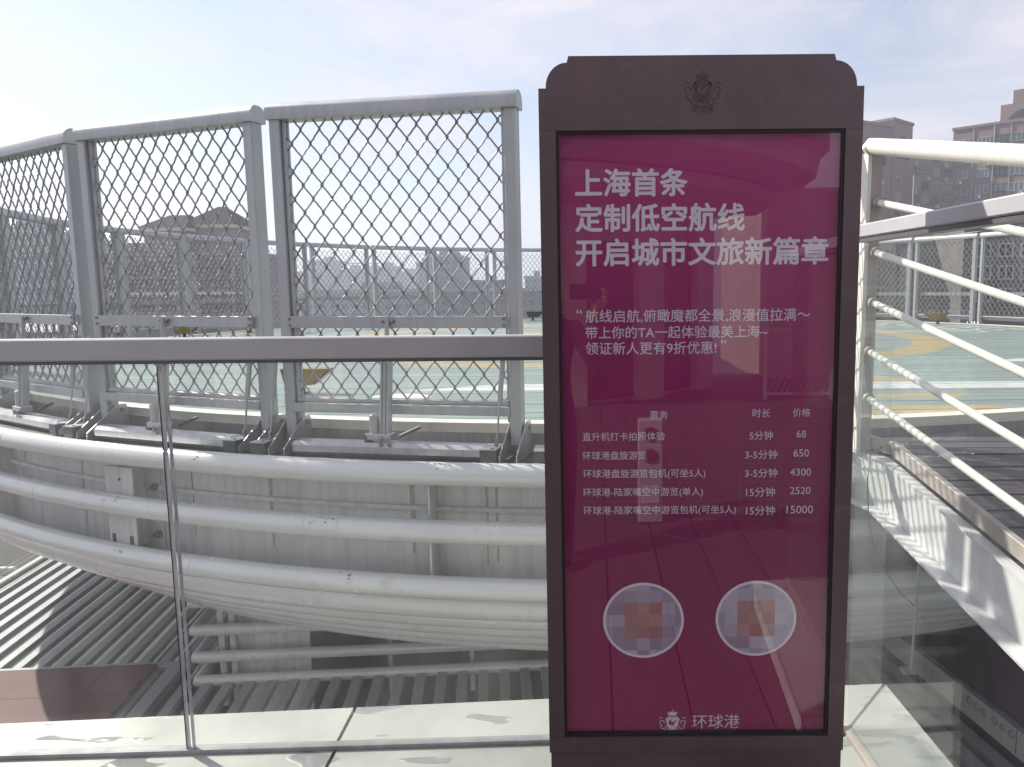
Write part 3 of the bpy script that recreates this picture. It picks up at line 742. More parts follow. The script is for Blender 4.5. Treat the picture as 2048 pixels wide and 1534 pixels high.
MB().bar(gpt(s_l1 - 0.1, tb + 2.72, ZL + 0.02), gpt(s_l1 - 3.0, tb + 2.72, ZL + 0.02), 0.07, 0.10, bev=0.005).build('edge_beam', 'white', lv)

# pipe screen standing on the roof below
ps = thing('pipe_screen', 'low screen of horizontal grey pipes under the helipad', 'screen', gpt(s_corner, t_corner, ZL))
yc = gpt(s_corner, t_corner + 0.06, 0).y
hz = [atY(384, 1205, yc).z, atY(385, 1261, yc).z, atY(387, 1315, yc).z, atY(395, 1362, yc).z]
for z_ in hz:
    a = gpt(s_corner, t_corner + 0.06, z_)
    MB().tube([gpt(s_corner + 5.2, t_corner + 0.06, z_), a + W * 0.03, a, a + G * 0.03, a + G * 3.0], 0.052, 14).build('pipe', 'pipe', ps, True)
for ds in (0.20, 0.30):
    MB().bar(gpt(s_corner + ds, t_corner + 0.16, ZL - 0.3), gpt(s_corner + ds, t_corner + 0.16, ZL + 1.25), 0.055, 0.04, (0, 1, 0), 0.004).build('post', 'bracket', ps)
MB().box(gpt(s_corner + 0.64, t_corner + 0.22, ZL + 0.2), (0.66, 0.03, 2.0), Matrix.Rotation(math.atan2(W.y, W.x), 3, 'Z')).build('panel', 'girder', ps)
for ds, w_ in ((1.32, 0.72), (2.08, 0.72), (2.84, 0.72), (3.60, 0.72), (4.36, 0.72)):
    MB().box(gpt(s_corner + ds, t_corner + 0.24, ZL + 0.2), (w_, 0.02, 2.0), Matrix.Rotation(math.atan2(W.y, W.x), 3, 'Z')).build('window_pane', 'dark_glass', ps)
for ds in (1.70, 2.46, 3.22, 3.98):
    MB().bar(gpt(s_corner + ds, t_corner + 0.22, ZL - 0.3), gpt(s_corner + ds, t_corner + 0.22, ZL + 1.25), 0.04, 0.04, (0, 1, 0)).build('mullion', 'bracket', ps)

# dark roof box with white fascia at the right
rb = thing('service_box', 'dark flat box with white fascia and downlights beside the ramp', 'roof box', (3.2, 6.0, -3.4))
A_, B_ = atZ(1746, 1230, ZL), atZ(2048, 1466, ZL)
dB = (A_ - B_).normalized(); nB = Vector((dB.y, -dB.x, 0))
A2, B2 = A_ + dB * 0.15, B_ - dB * 1.2
MB().prism([B2, A2, A2 + nB * 3.0, B2 + nB * 3.0], (0, 0, -1.9)).build('box_body', 'dark_roof', rb)
MB().prism([B2 - nB * 0.02, A2 - nB * 0.02, A2 - nB * 0.005, B2 - nB * 0.005], (0, 0, -0.225)).build('white_fascia', 'stringer', rb)
MB().prism([B2 + nB * 0.0, A2 + nB * 0.0, A2 + nB * 0.03, B2 + nB * 0.03], (0, 0, 0.015)).build('edge_trim', 'steel', rb)
lt0 = atZ(1965, 1430, ZL - 0.09)
for i, d_ in enumerate((0.0, 0.10, 0.19, 0.32, 0.42, 0.52)):
    q = B_ + dB * 0.62 - dB * d_ - nB * 0.021 + Vector((0, 0, -0.07))
    MB().tube([q, q - nB * 0.012, q - nB * 0.02], [0.036, 0.036, 0.02], 14).build('downlight', 'lamp', rb, True)
MB().bar(B_ + dB * 0.05 - nB * 0.022, B_ + dB * 0.05 - nB * 0.022 + Vector((0, 0, -0.2)), 0.004, 0.004, (0, 1, 0)).build('fascia_joint', 'dark_steel', rb)
q = A_ - dB * 0.3 + nB * 0.55
MB().box(q + Vector((0, 0, 0.35)), (0.22, 0.22, 0.7), bev=0.01).build('column', 'girder', rb)
MB().box(q + Vector((0.45, -0.2, 0.35)), (0.05, 0.05, 0.7), bev=0.005).build('thin_post', 'steel', rb)
# shaded slats at the right
lr = thing('lower_louvers', 'shaded slats between the stone curb and the white fascia', 'roof', (1.8, 5.5, ZL - 0.25))
for i in range(11):
    q0 = B2 - nB * (0.12 + i * 0.21) + Vector((0, 0, -0.32)); q1 = A2 - nB * (0.12 + i * 0.21) + Vector((0, 0, -0.32)) + dB * 0.6
    MB().bar(q0, q1, 0.12, 0.09, bev=0.004).build('slat', 'slat', lr)
# hanger rod under the ramp
sp = atY(1822, 1338, 3.95); tp = atY(1840, 1095, 3.95)
tpole = thing('hanger_rod', 'thin metal rod with a small foot hanging beneath the ramp', 'rod', sp)
MB().tube([sp, sp.lerp(tp, 0.5) + Vector((0.003, 0, 0)), tp], 0.008, 8).build('rod', 'steel', tpole, True)
MB().box(sp + Vector((-0.015, 0, -0.01)), (0.075, 0.06, 0.022), bev=0.005).build('foot_plate', 'steel', tpole)

# ------------------------------------------------------------------ curb and glass railing
def wallpt(x, dy, z): return Vector((x, 2.372 + 0.036 * x + dy, z))
CX = 0.93                                                              # right corner
cb1 = thing('parapet_curb', 'wet pale metal parapet curb under the left glass railing', 'curb', (-1.0, 2.4, 0))
for x0, x1_ in ((-3.6, -0.857), (-0.845, CX - 0.005)):
    last = x1_ > 0
    xe, xf, xi = (0.828, 1.040, 0.60) if last else (x1_, x1_ - 0.006, x1_)
    MB().prism([wallpt(x0, 0.0, 0.15), wallpt(xe, 0.0, 0.15), Vector((xf, 2.60 + 0.07 * xf, 0.15)), Vector((x0 - 0.006, 2.60 + 0.07 * x0, 0.15))], (0, 0, -0.03)).build('outer_sheet', 'curb', cb1)
    MB().prism([wallpt(x0, -0.27, 0.128), wallpt(xi, -0.27, 0.128), wallpt(xi, -0.032, 0.135), wallpt(x0, -0.032, 0.135)], (0, 0, -0.03)).build('inner_sheet', 'curb', cb1)
    MB().prism([wallpt(x0, -0.262, 0.098), wallpt(x1_, -0.262, 0.098), wallpt(x1_, -0.25, 0.098), wallpt(x0, -0.25, 0.098)], (0, 0, -0.15)).build('curb_face', 'rail', cb1)
MB().prism([wallpt(-3.6, -0.031, 0.150), wallpt(0.79, -0.031, 0.150), wallpt(0.79, -0.001, 0.150), wallpt(-3.6, -0.001, 0.150)], (0, 0, -0.10)).build('glass_shoe', 'fascia', cb1)
MB().prism([Vector((-3.6, 2.33, 0.118)), wallpt(CX + 0.05, -0.22, 0.09), Vector((CX + 0.08, 2.64, 0.118)), Vector((-3.6, 2.33, 0.118))][:3] + [Vector((-3.6, 2.34, 0.118))], (0, 0, -0.2)).build('curb_core', 'girder', cb1)
MB().prism([Vector((-3.6, 2.352 + 0.0, 0.05)), Vector((CX + 0.1, 2.664, 0.05)), Vector((CX + 0.1, 2.63, 0.05)), Vector((-3.6, 2.315, 0.05))], (0, 0, -3.4)).build('outer_wall', 'girder', cb1)
MB().box((-1.35, 2.18, -0.05), (4.6, 0.16, 0.26), Matrix.Rotation(0.036, 3, 'Z')).build('curb_body', 'girder', cb1)

gr = thing('glass_railing', 'frameless glass railing with grey top rail left of the sign', 'railing', (-1.0, 2.33, 0.15))
def pane(x0, x1_, name='glass_pane'):
    o = MB().prism([wallpt(x0, -0.022, 0.12), wallpt(x1_, -0.022, 0.12), wallpt(x1_, -0.010, 0.12), wallpt(x0, -0.010, 0.12)], (0, 0, 1.295)).build(name, 'glass', gr)
    return o
xs = atY(352, 1100, 2.31).x
p1 = pane(-3.6, xs - 0.012); p2 = pane(xs + 0.012, CX - 0.01)
MB().prism([wallpt(xs - 0.0115, -0.023, 0.12), wallpt(xs - 0.0085, -0.023, 0.12), wallpt(xs - 0.0085, -0.009, 0.12), wallpt(xs - 0.0115, -0.009, 0.12)], (0, 0, 1.295)).build('pane_edge', 'edge_dark', p1)
MB().prism([wallpt(xs - 0.008, -0.023, 0.12), wallpt(xs - 0.004, -0.023, 0.12), wallpt(xs - 0.004, -0.009, 0.12), wallpt(xs - 0.008, -0.009, 0.12)], (0, 0, 1.295)).build('pane_edge', 'edge', p1)
MB().prism([wallpt(xs + 0.0085, -0.023, 0.12), wallpt(xs + 0.0115, -0.023, 0.12), wallpt(xs + 0.0115, -0.009, 0.12), wallpt(xs + 0.0085, -0.009, 0.12)], (0, 0, 1.295)).build('pane_edge', 'edge', p2)
a, c_ = wallpt(-3.6, -0.016, 1.436), wallpt(0.775, -0.016, 1.427)
MB().bar(a, c_, 0.055, 0.066, bev=0.004).build('top_rail', 'rail', gr)
MB().bar(a + Vector((0, 0, -0.0385)), c_ + Vector((0, 0, -0.0385)), 0.042, 0.010).build('rail_lip', 'rail_dark', gr)
MB().box(wallpt(xs - 0.0, -0.016, 1.39), (0.03, 0.035, 0.014), bev=0.003).build('pane_clip', 'steel', gr)

# right side
def rpt(y_, dx_, z): return Vector((0.975 - 0.06 * y_ + dx_, y_, z))
cb2 = thing('side_curb', 'pale stained curb slab running towards the viewer, right of the sign', 'curb', (0.95, 1.9, 0))
MB().prism([rpt(0.2, 0.004, 0.15), rpt(0.2, 0.215, 0.15), Vector((1.048, 2.664, 0.15)), Vector((0.836, 2.395, 0.15))], (0, 0, -0.03)).build('outer_slab', 'curb', cb2)
MB().prism([rpt(0.2, -0.026, 0.150), rpt(0.2, 0.002, 0.150), rpt(2.39, 0.002, 0.150), rpt(2.37, -0.026, 0.150)], (0, 0, -0.12)).build('glass_shoe', 'tan', cb2)
MB().prism([rpt(0.2, -0.19, 0.133), rpt(0.2, -0.028, 0.138), rpt(2.36, -0.028, 0.138), rpt(2.33, -0.19, 0.133)], (0, 0, -0.03)).build('inner_slab', 'curb', cb2)
MB().prism([rpt(0.2, -0.18, 0.10), rpt(0.2, 0.20, 0.10), rpt(2.6, 0.20, 0.10), rpt(2.33, -0.18, 0.10)], (0, 0, -0.35)).build('curb_body', 'girder', cb2)
MB().prism([rpt(0.2, 0.17, -0.26), rpt(0.2, 0.20, -0.26), rpt(2.6, 0.20, -0.26), rpt(2.6, 0.17, -0.26)], (0, 0, -3.1)).build('outer_wall', 'girder', cb2)
g2 = thing('side_glass_railing', 'higher glass railing with grey top rail right of the sign', 'railing', (0.9, 1.9, 0.15))
MB().prism([rpt(0.2, -0.018, 0.12), rpt(0.2, -0.006, 0.12), rpt(2.38, -0.006, 0.12), rpt(2.38, -0.018, 0.12)], (0, 0, 1.60)).build('glass_pane', 'glass', g2)
MB().bar(rpt(0.2, -0.012, 1.755), rpt(2.40, -0.012, 1.765), 0.055, 0.040, bev=0.004).build('top_rail', 'rail', g2)
MB().bar(rpt(0.2, -0.012, 1.728), rpt(2.40, -0.012, 1.738), 0.042, 0.012).build('rail_lip', 'rail_dark', g2)

# ================================================================== SIGN
SY = 1.95
X0, X1 = -0.137, 0.658
PX0, PX1, PZ0, PZ1 = -0.096, 0.616, 0.394, 1.985
sg = thing('information_sign', 'tall bronze framed sign with burgundy ticket price poster', 'sign', ((X0 + X1) / 2, SY + 0.05, 0))
D = 0.10
# header with stepped, rounded shoulders
hd = [(X0, PZ1), (X0, 2.085), (X0 + 0.018, 2.085)]
rx, rz_ = 0.052, 0.058
for i in range(9):
    a = pi - (pi / 2) * i / 8
    hd.append((X0 + 0.018 + rx + rx * cos(a), 2.087 + rz_ * sin(a)))
hd += [(X0 + 0.074, 2.160)]
mid = (X0 + X1) / 2
hd += [(2 * mid - x_, z_) for x_, z_ in reversed(hd)]
MB().prism([(x_, SY, z_) for x_, z_ in hd], (0, D, 0)).build('header', 'bronze', sg)
MB().prism([(X0, SY, PZ0), (PX0, SY, PZ0), (PX0, SY, PZ1 - 0.0005), (X0, SY, PZ1 - 0.0005)], (0, D, 0)).build('frame_stile', 'bronze', sg)
MB().prism([(PX1, SY, PZ0), (X1, SY, PZ0), (X1, SY, PZ1 - 0.0005), (PX1, SY, PZ1 - 0.0005)], (0, D, 0)).build('frame_stile', 'bronze', sg)
MB().prism([(X0, SY, PZ0 - 0.042), (X1, SY, PZ0 - 0.042), (X1, SY, PZ0 - 0.0005), (X0, SY, PZ0 - 0.0005)], (0, D, 0)).build('frame_rail', 'bronze', sg)
MB().prism([(X0 + 0.004, SY + 0.004, 0.10), (X1 - 0.004, SY + 0.004, 0.10), (X1 - 0.004, SY + 0.004, PZ0 - 0.043), (X0 + 0.004, SY + 0.004, PZ0 - 0.043)], (0, D - 0.008, 0)).build('base_box', 'bronze', sg)
MB().box((mid, SY + 0.05, 0.05), (0.83, 0.32, 0.10), bev=0.01).build('plinth', 'bronze', sg)
MB().prism([(PX0 - 0.001, SY + 0.03, PZ0), (PX1 + 0.001, SY + 0.03, PZ0), (PX1 + 0.001, SY + 0.03, PZ1), (PX0 - 0.001, SY + 0.03, PZ1)], (0, 0.06, 0)).build('back_panel', 'bronze_in', sg)
lip = MB(); lw = 0.007
lip.box((PX0 + lw / 2, SY + 0.014, (PZ0 + PZ1) / 2), (lw, 0.016, PZ1 - PZ0)); lip.box((PX1 - lw / 2, SY + 0.014, (PZ0 + PZ1) / 2), (lw, 0.016, PZ1 - PZ0))
lip.box((mid, SY + 0.014, PZ1 - lw / 2), (PX1 - PX0 - 2 * lw, 0.016, lw)); lip.box((mid, SY + 0.014, PZ0 + lw / 2), (PX1 - PX0 - 2 * lw, 0.016, lw))
lip.build('inner_lip', 'bronze_in', sg)
poster = MB().prism([(PX0 + 0.001, SY + 0.024, PZ0 + 0.001), (PX1 - 0.001, SY + 0.024, PZ0 + 0.001), (PX1 - 0.001, SY + 0.024, PZ1 - 0.001), (PX0 + 0.001, SY + 0.024, PZ1 - 0.001)], (0, 0.004, 0)).build('poster', 'poster', sg)
MB().prism([(PX0 + lw, SY + 0.010, PZ0 + lw), (PX1 - lw, SY + 0.010, PZ0 + lw), (PX1 - lw, SY + 0.010, PZ1 - lw), (PX0 + lw, SY + 0.010, PZ1 - lw)], (0, 0.004, 0)).build('cover_glass', 'cover', sg)

TY = SY + 0.0232
fc = bpy.data.curves.new('lettering', 'FONT')
fo = bpy.data.objects.new('lettering', fc)
COL.objects.link(fo)
def text_mesh(body):
    fc.body = body; fc.size = 1.0; fc.resolution_u = 3
    bpy.context.view_layer.update()
    return bpy.data.meshes.new_from_object(fo.evaluated_get(bpy.context.evaluated_depsgraph_get()))
def text(body, u0, u1, vc, m, parent, bold=0.0, y_=TY, name='lettering'):
    me = text_mesh(body)
    xs_ = [v.co.x for v in me.vertices]; ys_ = [v.co.y for v in me.vertices]
    P0, P1 = atY(u0, vc, y_), atY(u1, vc, y_)
    k = (P1.x - P0.x) / (max(xs_) - min(xs_) + 2 * bold); zc = (P0.z + P1.z) / 2; ym = (max(ys_) + min(ys_)) / 2; xm = min(xs_) - bold
    mb_ = MB()
    base = [Vector((P0.x + (v.co.x - xm) * k, y_, zc + (v.co.y - ym) * k)) for v in me.vertices]
    fs = [list(p_.vertices) for p_ in me.polygons]
    offs = [(0, 0)] if bold <= 0 else [(0, 0)] + [(bold * cos(2 * pi * i / 8), bold * sin(2 * pi * i / 8)) for i in range(8)]
    for i, (a_, b_) in enumerate(offs):          # heavier weight: the same glyphs laid a hair apart
        mb_.add([v + Vector((a_ * k, -0.00004 * i, b_ * k)) for v in base], fs)
    bpy.data.meshes.remove(me)
    return mb_.build(name, m, parent)
text('上海首条', 1150, 1375, 365, 'print', poster, 0.026)
text('定制低空航线', 1150, 1490, 435, 'print', poster, 0.026)
text('开启城市文旅新篇章', 1151, 1657, 503, 'print', poster, 0.026)
text('“', 1153, 1164, 623, 'print2', poster, 0.008)
text('航线启航,俯瞰魔都全景,浪漫值拉满～', 1171, 1620, 631, 'print2', poster, 0.007)
text('带上你的TA一起体验最美上海~', 1171, 1535, 664, 'print2', poster, 0.007)
text('领证新人更有9折优惠!', 1171, 1433, 696, 'print2', poster, 0.007)
text('”', 1442, 1453, 684, 'print2', poster, 0.008)
for body, a_, b_, v_ in (('票务', 1300, 1336, 830), ('时长', 1505, 1541, 826), ('价格', 1586, 1621, 825),
    ('直升机打卡拍照体验', 1165, 1330, 873), ('5分钟', 1499, 1546, 871), ('68', 1593, 1612, 868),
    ('环球港盘旋游览', 1165, 1293, 911), ('3-5分钟', 1490, 1555, 909), ('650', 1587, 1618, 906),
    ('环球港盘旋游览包机(可坐5人)', 1166, 1411, 948), ('3-5分钟', 1490, 1555, 946), ('4300', 1580, 1622, 944),
    ('环球港-陆家嘴空中游览(单人)', 1166, 1406, 985), ('15分钟', 1492, 1550, 984), ('2520', 1580, 1621, 981),
    ('环球港-陆家嘴空中游览包机(可坐5人)', 1167, 1472, 1021), ('15分钟', 1492, 1550, 1021), ('15000', 1573, 1626, 1019)):
    text(body, a_, b_, v_, 'print2', poster, 0.004)
text('环球港', 1384, 1479, 1443, 'print2', poster)
text('GLOBAL HARBOR', 1384, 1479, 1463, 'print2', poster)
# table rules
tl = MB()
def rule(u0, v0, u1, v1, w_=0.0011):
    a, c_ = atY(u0, v0, TY), atY(u1, v1, TY); d_ = (c_ - a).normalized(); q = Vector((-d_.z, 0, d_.x)) * w_ / 2
    tl.add([a - q, c_ - q, c_ + q, a + q], [[0, 1, 2, 3]])
for v_ in (804, 856, 892, 930, 966, 1003, 1041): rule(1156, v_ + 1, 1641, v_ - 5)
for u_ in (1156, 1483, 1562, 1642): rule(u_, 801, u_ - (0 if u_ < 1200 else 3), 1040)
tl.build('table_rules', 'print3', poster)
def ring2d(name, u, v, rpx, w_, m, a0=0, a1=360, y_=TY - 0.0001, parent=poster):
    c0 = atY(u, v, y_); r0 = rpx / FPX * y_ ; mb_ = MB(); N = 64; k0 = []
    vs, fs = [], []
    for i in range(N + 1):
        a = R(a0 + (a1 - a0) * i / N)
        vs += [c0 + Vector((cos(a) * (r0 - w_ / 2), 0, sin(a) * (r0 - w_ / 2))), c0 + Vector((cos(a) * (r0 + w_ / 2), 0, sin(a) * (r0 + w_ / 2)))]
    for i in range(N): fs.append([2 * i, 2 * i + 1, 2 * i + 3, 2 * i + 2])
    mb_.add(vs, fs); return mb_.build(name, m, parent)
ring2d('circle_line', 1163, 326, 31, 0.0012, 'print3')
ring2d('circle_line', 1145, 710, 8, 0.0010, 'print3')
ring2d('circle_line', 1641, 1013, 16, 0.0010, 'print3')
ring2d('circle_line', 1400, 850, 240, 0.0016, 'print3')
for u, v in ((1287, 1241), (1512, 1237)):
    c0 = atY(u, v, TY)
    N = 48; o = MB().add([Vector((cos(2 * pi * i / N) * 0.1085, 0, sin(2 * pi * i / N) * 0.1055)) for i in range(N)], [list(range(N))]).build('round_label', 'print', None)
    o.parent = poster; o.location = c0 - wloc(poster)
    o2 = MB().add([Vector((cos(2 * pi * i / N) * 0.1015, -0.0003, sin(2 * pi * i / N) * 0.0985)) for i in range(N)], [list(range(N))]).build('label_print', 'sticker', None)
    o2.parent = o; o2.location = (0, 0, 0)
# crest: crown, shield, swash and side scrolls
def crest(cu, cv, s_, m, parent, y_, thick=0.0):
    c0 = atY(cu, cv, y_)
    def put(polys, name):
        mb_ = MB()
        for pl in polys:
            pts = [c0 + Vector((x_ * s_, 0, z_ * s_)) for x_, z_ in pl]
            if thick: mb_.prism(pts, (0, -thick, 0))
            else: mb_.add(pts, [list(range(len(pts)))])
        return mb_.build(name, m, parent)
    crown = [[(-0.28, 0.56), (-0.34, 0.80), (-0.2, 0.72), (-0.12, 0.86), (-0.05, 0.74), (0, 0.92), (0.05, 0.74), (0.12, 0.86), (0.2, 0.72), (0.34, 0.80), (0.28, 0.56)],
             [(-0.04, 0.93), (0, 0.89), (0.04, 0.93), (0, 1.0)]]
    put(crown, 'crest_crown')
    def arc(cx_, cz_, r_, w_, a0, a1, n_=14):
        out_ = [(cx_ + cos(R(a0 + (a1 - a0) * i / n_)) * (r_ + w_ / 2), cz_ + sin(R(a0 + (a1 - a0) * i / n_)) * (r_ + w_ / 2)) for i in range(n_ + 1)]
        in_ = [(cx_ + cos(R(a1 + (a0 - a1) * i / n_)) * (r_ - w_ / 2), cz_ + sin(R(a1 + (a0 - a1) * i / n_)) * (r_ - w_ / 2)) for i in range(n_ + 1)]
        return [out_[i:i + 2] + in_[n_ - 1 - i:n_ + 1 - i] for i in range(n_)]
    rim = []
    rim += arc(0, 0.0, 0.52, 0.05, 20, 160) + arc(0, 0.0, 0.52, 0.05, 200, 340)
    for sx in (-1, 1):
        for cx_, cz_, r_, a0, a1 in ((0.70, 0.02, 0.16, -60, 200), (0.66, -0.26, 0.13, -150, 90), (0.42, -0.52, 0.13, -170, 60), (0.18, -0.66, 0.10, -170, 60), (0.74, 0.20, 0.18, 30, 120)):
            rim += [[(sx * x_, z_) for x_, z_ in q] for q in arc(cx_, cz_, r_, 0.05, a0, a1, 10)]
    put(rim, 'crest_scrolls')
    sh = [(-0.40, 0.42), (0.40, 0.42), (0.44, 0.30), (0.40, 0.0), (0.36, -0.22), (0.20, -0.40), (0, -0.48), (-0.20, -0.40), (-0.36, -0.22), (-0.40, 0.0), (-0.44, 0.30)]
    # shield with a dark swash cut out of it, made from two halves
    put([sh], 'crest_shield')
    return c0
crest(1345, 1446, 0.041, 'print2', poster, TY)
sw0 = atY(1345, 1446, TY - 0.0004)
sw = [(-0.26, 0.0), (-0.24, 0.16), (-0.12, 0.24), (0.0, 0.26), (-0.12, 0.12), (-0.02, 0.02), (0.1, 0.14), (0.3, 0.22), (0.14, 0.0), (0.06, -0.16), (0.14, -0.30), (-0.02, -0.14), (-0.16, -0.32), (-0.06, -0.10), (-0.2, -0.14)]
MB().add([sw0 + Vector((x_ * 0.040, 0, z_ * 0.040)) for x_, z_ in sw], [list(range(len(sw)))]).build('crest_swash', 'poster', poster)
crest(1405, 182, 0.050, 'relief', sg, SY + 0.0005, 0.0015)
sw0 = atY(1405, 182, SY - 0.0012)
MB().prism([sw0 + Vector((x_ * 0.050, 0, z_ * 0.050)) for x_, z_ in sw], (0, -0.001, 0)).build('crest_swash', 'bronze', sg)
text('环球港', 1383, 1427, 219, 'relief', sg, 0.0, SY - 0.0008, 'header_lettering')
bpy.data.objects.remove(fo)

# ================================================================== yellow flood lights on the deck
def flood(x_, y_, rz, label, sc_=1.0):
    t = thing('flood_light', label, 'flood light', (x_, y_, PZ), rz, 'yellow helipad flood lights')
    k = sc_
    poly = [(-0.20, 0.21), (0.21, 0.21), (0.05, 0.075), (-0.17, 0.075)]
    hs = MB().prism([(a * k, -0.07 * k, c_ * k) for a, c_ in poly], (0, 0.14 * k, 0)).build('housing', 'dark_steel' if 'dark' in label else 'yellow', t, local=True)
    MB().prism([(0.20 * k, -0.06 * k, 0.195 * k), (0.062 * k, -0.06 * k, 0.079 * k), (0.066 * k, -0.06 * k, 0.074 * k), (0.206 * k, -0.06 * k, 0.19 * k)], (0, 0.12 * k, 0)).build('lens', 'dark_glass', hs, local=True)
    MB().tube([(-0.05 * k, 0, 0.004), (-0.05 * k, 0, 0.05 * k), (-0.05 * k, 0, 0.08 * k)], [0.028 * k, 0.024 * k, 0.03 * k], 10).build('stem', 'dark_steel', t, True, True)
    MB().tube([(-0.05 * k, 0, 0.001), (-0.05 * k, 0, 0.008)], 0.06 * k, 14).build('foot', 'dark_steel', t, True, True)
    return t
q = atZ(617, 786, PZ); flood(q.x, q.y, 0.0, 'yellow wedge flood light on the deck behind the near fence')
for phi, lab in ((-97, 'yellow flood light on the deck before the brown hip-roofed building'), (-110, 'brown flood light on the deck, right of the yellow one at the far left'),
                 (-165, 'small dark flood light at the far deck edge just left of the sign'), (118, 'yellow flood light on the far deck at the right')):
    q = ringp(phi, 8.1, PZ); flood(q.x, q.y, 0.2 if phi < 0 else pi, lab, 1.15)
# flush deck lamp
q = atZ(795, 797, PZ)
tag(MB().revolve([(0.01, PZ + 0.012), (0.20, PZ + 0.012), (0.26, PZ + 0.003), (0.01, PZ + 0.003)], 28, cx=q.x, cy=q.y).build('deck_lamp', 'kerb'), 'flat round cream lamp set into the green deck', 'deck lamp')
# worn white strokes painted on the far deck
mk = MB()
for i in range(26):
    a = 96 + i * 1.35; r_ = 6.7 + 0.35 * (i % 3) + random.uniform(-.1, .1)
    c0 = ringp(a, r_, PZ + 0.0045); L_ = random.uniform(.15, .45)
    mk.box((c0.x, c0.y, PZ + 0.0055), (L_, random.uniform(.06, .16), 0.003), Matrix.Rotation(R(a + 90 * (i % 2)), 3, 'Z'))
struct(mk.build('deck_paint_strokes', 'white'), 'structure')

# ================================================================== CITY
def pix_box(u0, u1, vtop, dist, depth, z0=-45.0):
    a, c_ = atY(u0, vtop, dist), atY(u1, vtop, dist)
    return a.x, c_.x, (a.z + c_.z) / 2
def block(name, label, u0, u1, vtop, dist, depth, m, top=None, hip=False):
    x0, x1_, z1 = pix_box(u0, u1, vtop, dist, depth)
    t = thing(name, label, 'building', ((x0 + x1_) / 2, dist + depth / 2, -45))
    MB().box(((x0 + x1_) / 2, dist + depth / 2, (z1 - 45) / 2), (x1_ - x0, depth, z1 + 45)).build('wall', m, t)
    xm, ym = (x0 + x1_) / 2, dist + depth / 2
    if hip:
        h = (x1_ - x0) * 0.16
        MB().add([(x0 - 1, dist - 1, z1), (x1_ + 1, dist - 1, z1), (x1_ + 1, dist + depth + 1, z1), (x0 - 1, dist + depth + 1, z1), (xm - (x1_ - x0) * .15, ym, z1 + h), (xm + (x1_ - x0) * .15, ym, z1 + h)],
                 [[0, 1, 5, 4], [1, 2, 5], [2, 3, 4, 5], [3, 0, 4], [0, 3, 2, 1]]).build('roof', 'roof_dark', t)
    else:
        MB().box((xm, ym, z1 + 0.5), (x1_ - x0 + 0.8, depth + 0.8, 1.0)).build('parapet', 'hip_grey', t)
        MB().box((xm + (x1_ - x0) * 0.12, ym, z1 + 2.2), ((x1_ - x0) * 0.3, depth * 0.4, 2.6)).build('stair_head', m, t)
    if top:
        tu0, tu1, tv = top
        a, c_, z2 = pix_box(tu0, tu1, tv, dist, depth)
        MB().box(((a + c_) / 2, ym, (z1 + z2) / 2 + 0.5), (c_ - a, depth * 0.7, z2 - z1)).build('tower_top', m, t)
    return t
blocks = [
 ('hazy pale block left of the wide blue slab, seen at the fence post', 535, 560, 550, 420, 30, 'city_a', None, False),
 ('hazy grey block left beside the tall flat blue slab', 585, 613, 546, 480, 30, 'city_b', None, False),
 ('tall flat hazy blue slab in the left middle of the skyline', 616, 667, 523, 520, 25, 'city_glass', None, False),
 ('hazy low pale block right of the blue slab', 674, 710, 539, 560, 35, 'city_a', None, False),
 ('narrow hazy block below the fence gap', 715, 736, 541, 600, 30, 'city_b', None, False),
 ('hazy blue block with a stair head in the skyline centre', 742, 782, 534, 540, 30, 'city_glass', None, False),
 ('wide low hazy pale block in the skyline centre', 785, 831, 545, 640, 30, 'city_a', None, False),
 ('narrow hazy tower left against the stepped dark tower', 832, 848, 528, 450, 20, 'city_b', None, False),
 ('stepped grey tower, the tallest of the hazy skyline', 852, 916, 514, 330, 30, 'city_b', (874, 901, 503), False),
 ('grey apartment block with hip roof right of the stepped tower', 918, 962, 566, 300, 25, 'city_c', None, True),
 ('grey hip roofed block at the right end of the skyline', 983, 1020, 564, 310, 25, 'city_c', None, True),
 ('pale hazy block just left of the sign', 1050, 1082, 556, 360, 25, 'city_a', None, False),
 ('low apartment row in front of the hazy skyline', 600, 840, 585, 260, 20, 'city_a', None, False),
 ('low grey apartment row below the stepped tower', 845, 1085, 583, 240, 20, 'city_b', None, False),
 ('hazy tower hidden behind the sign, left', 1130, 1230, 520, 420, 30, 'city_b', None, False),
 ('hazy slab hidden behind the sign, middle', 1300, 1420, 545, 380, 30, 'city_a', None, False),
 ('hazy tower hidden behind the sign, right', 1500, 1600, 510, 400, 30, 'city_c', None, False),
 ('blue glass office block at the left edge', 38, 108, 505, 150, 30, 'city_glass', None, False),
 ('blue glass tower cut by the left photo edge', -60, 22, 462, 190, 30, 'city_glass', None, False),
]
for lab, u0, u1, vt, ds, dp, m_, top, hip in blocks:
    block('city_block', lab, u0, u1, vt, ds, dp, m_, top, hip)['group'] = 'hazy city blocks'
# tower crane on the skyline
cx_ = atY(733, 527, 600)
tcn = thing('tower_crane', 'thin hazy tower crane above the skyline', 'crane', (cx_.x, 600, -45))
MB().box((cx_.x, 600, (cx_.z - 45) / 2), (1.2, 1.2, cx_.z + 45)).build('mast', 'hip_grey', tcn)
MB().box((cx_.x - 4, 600, cx_.z), (26, 1.0, 1.0)).build('jib', 'hip_grey', tcn)

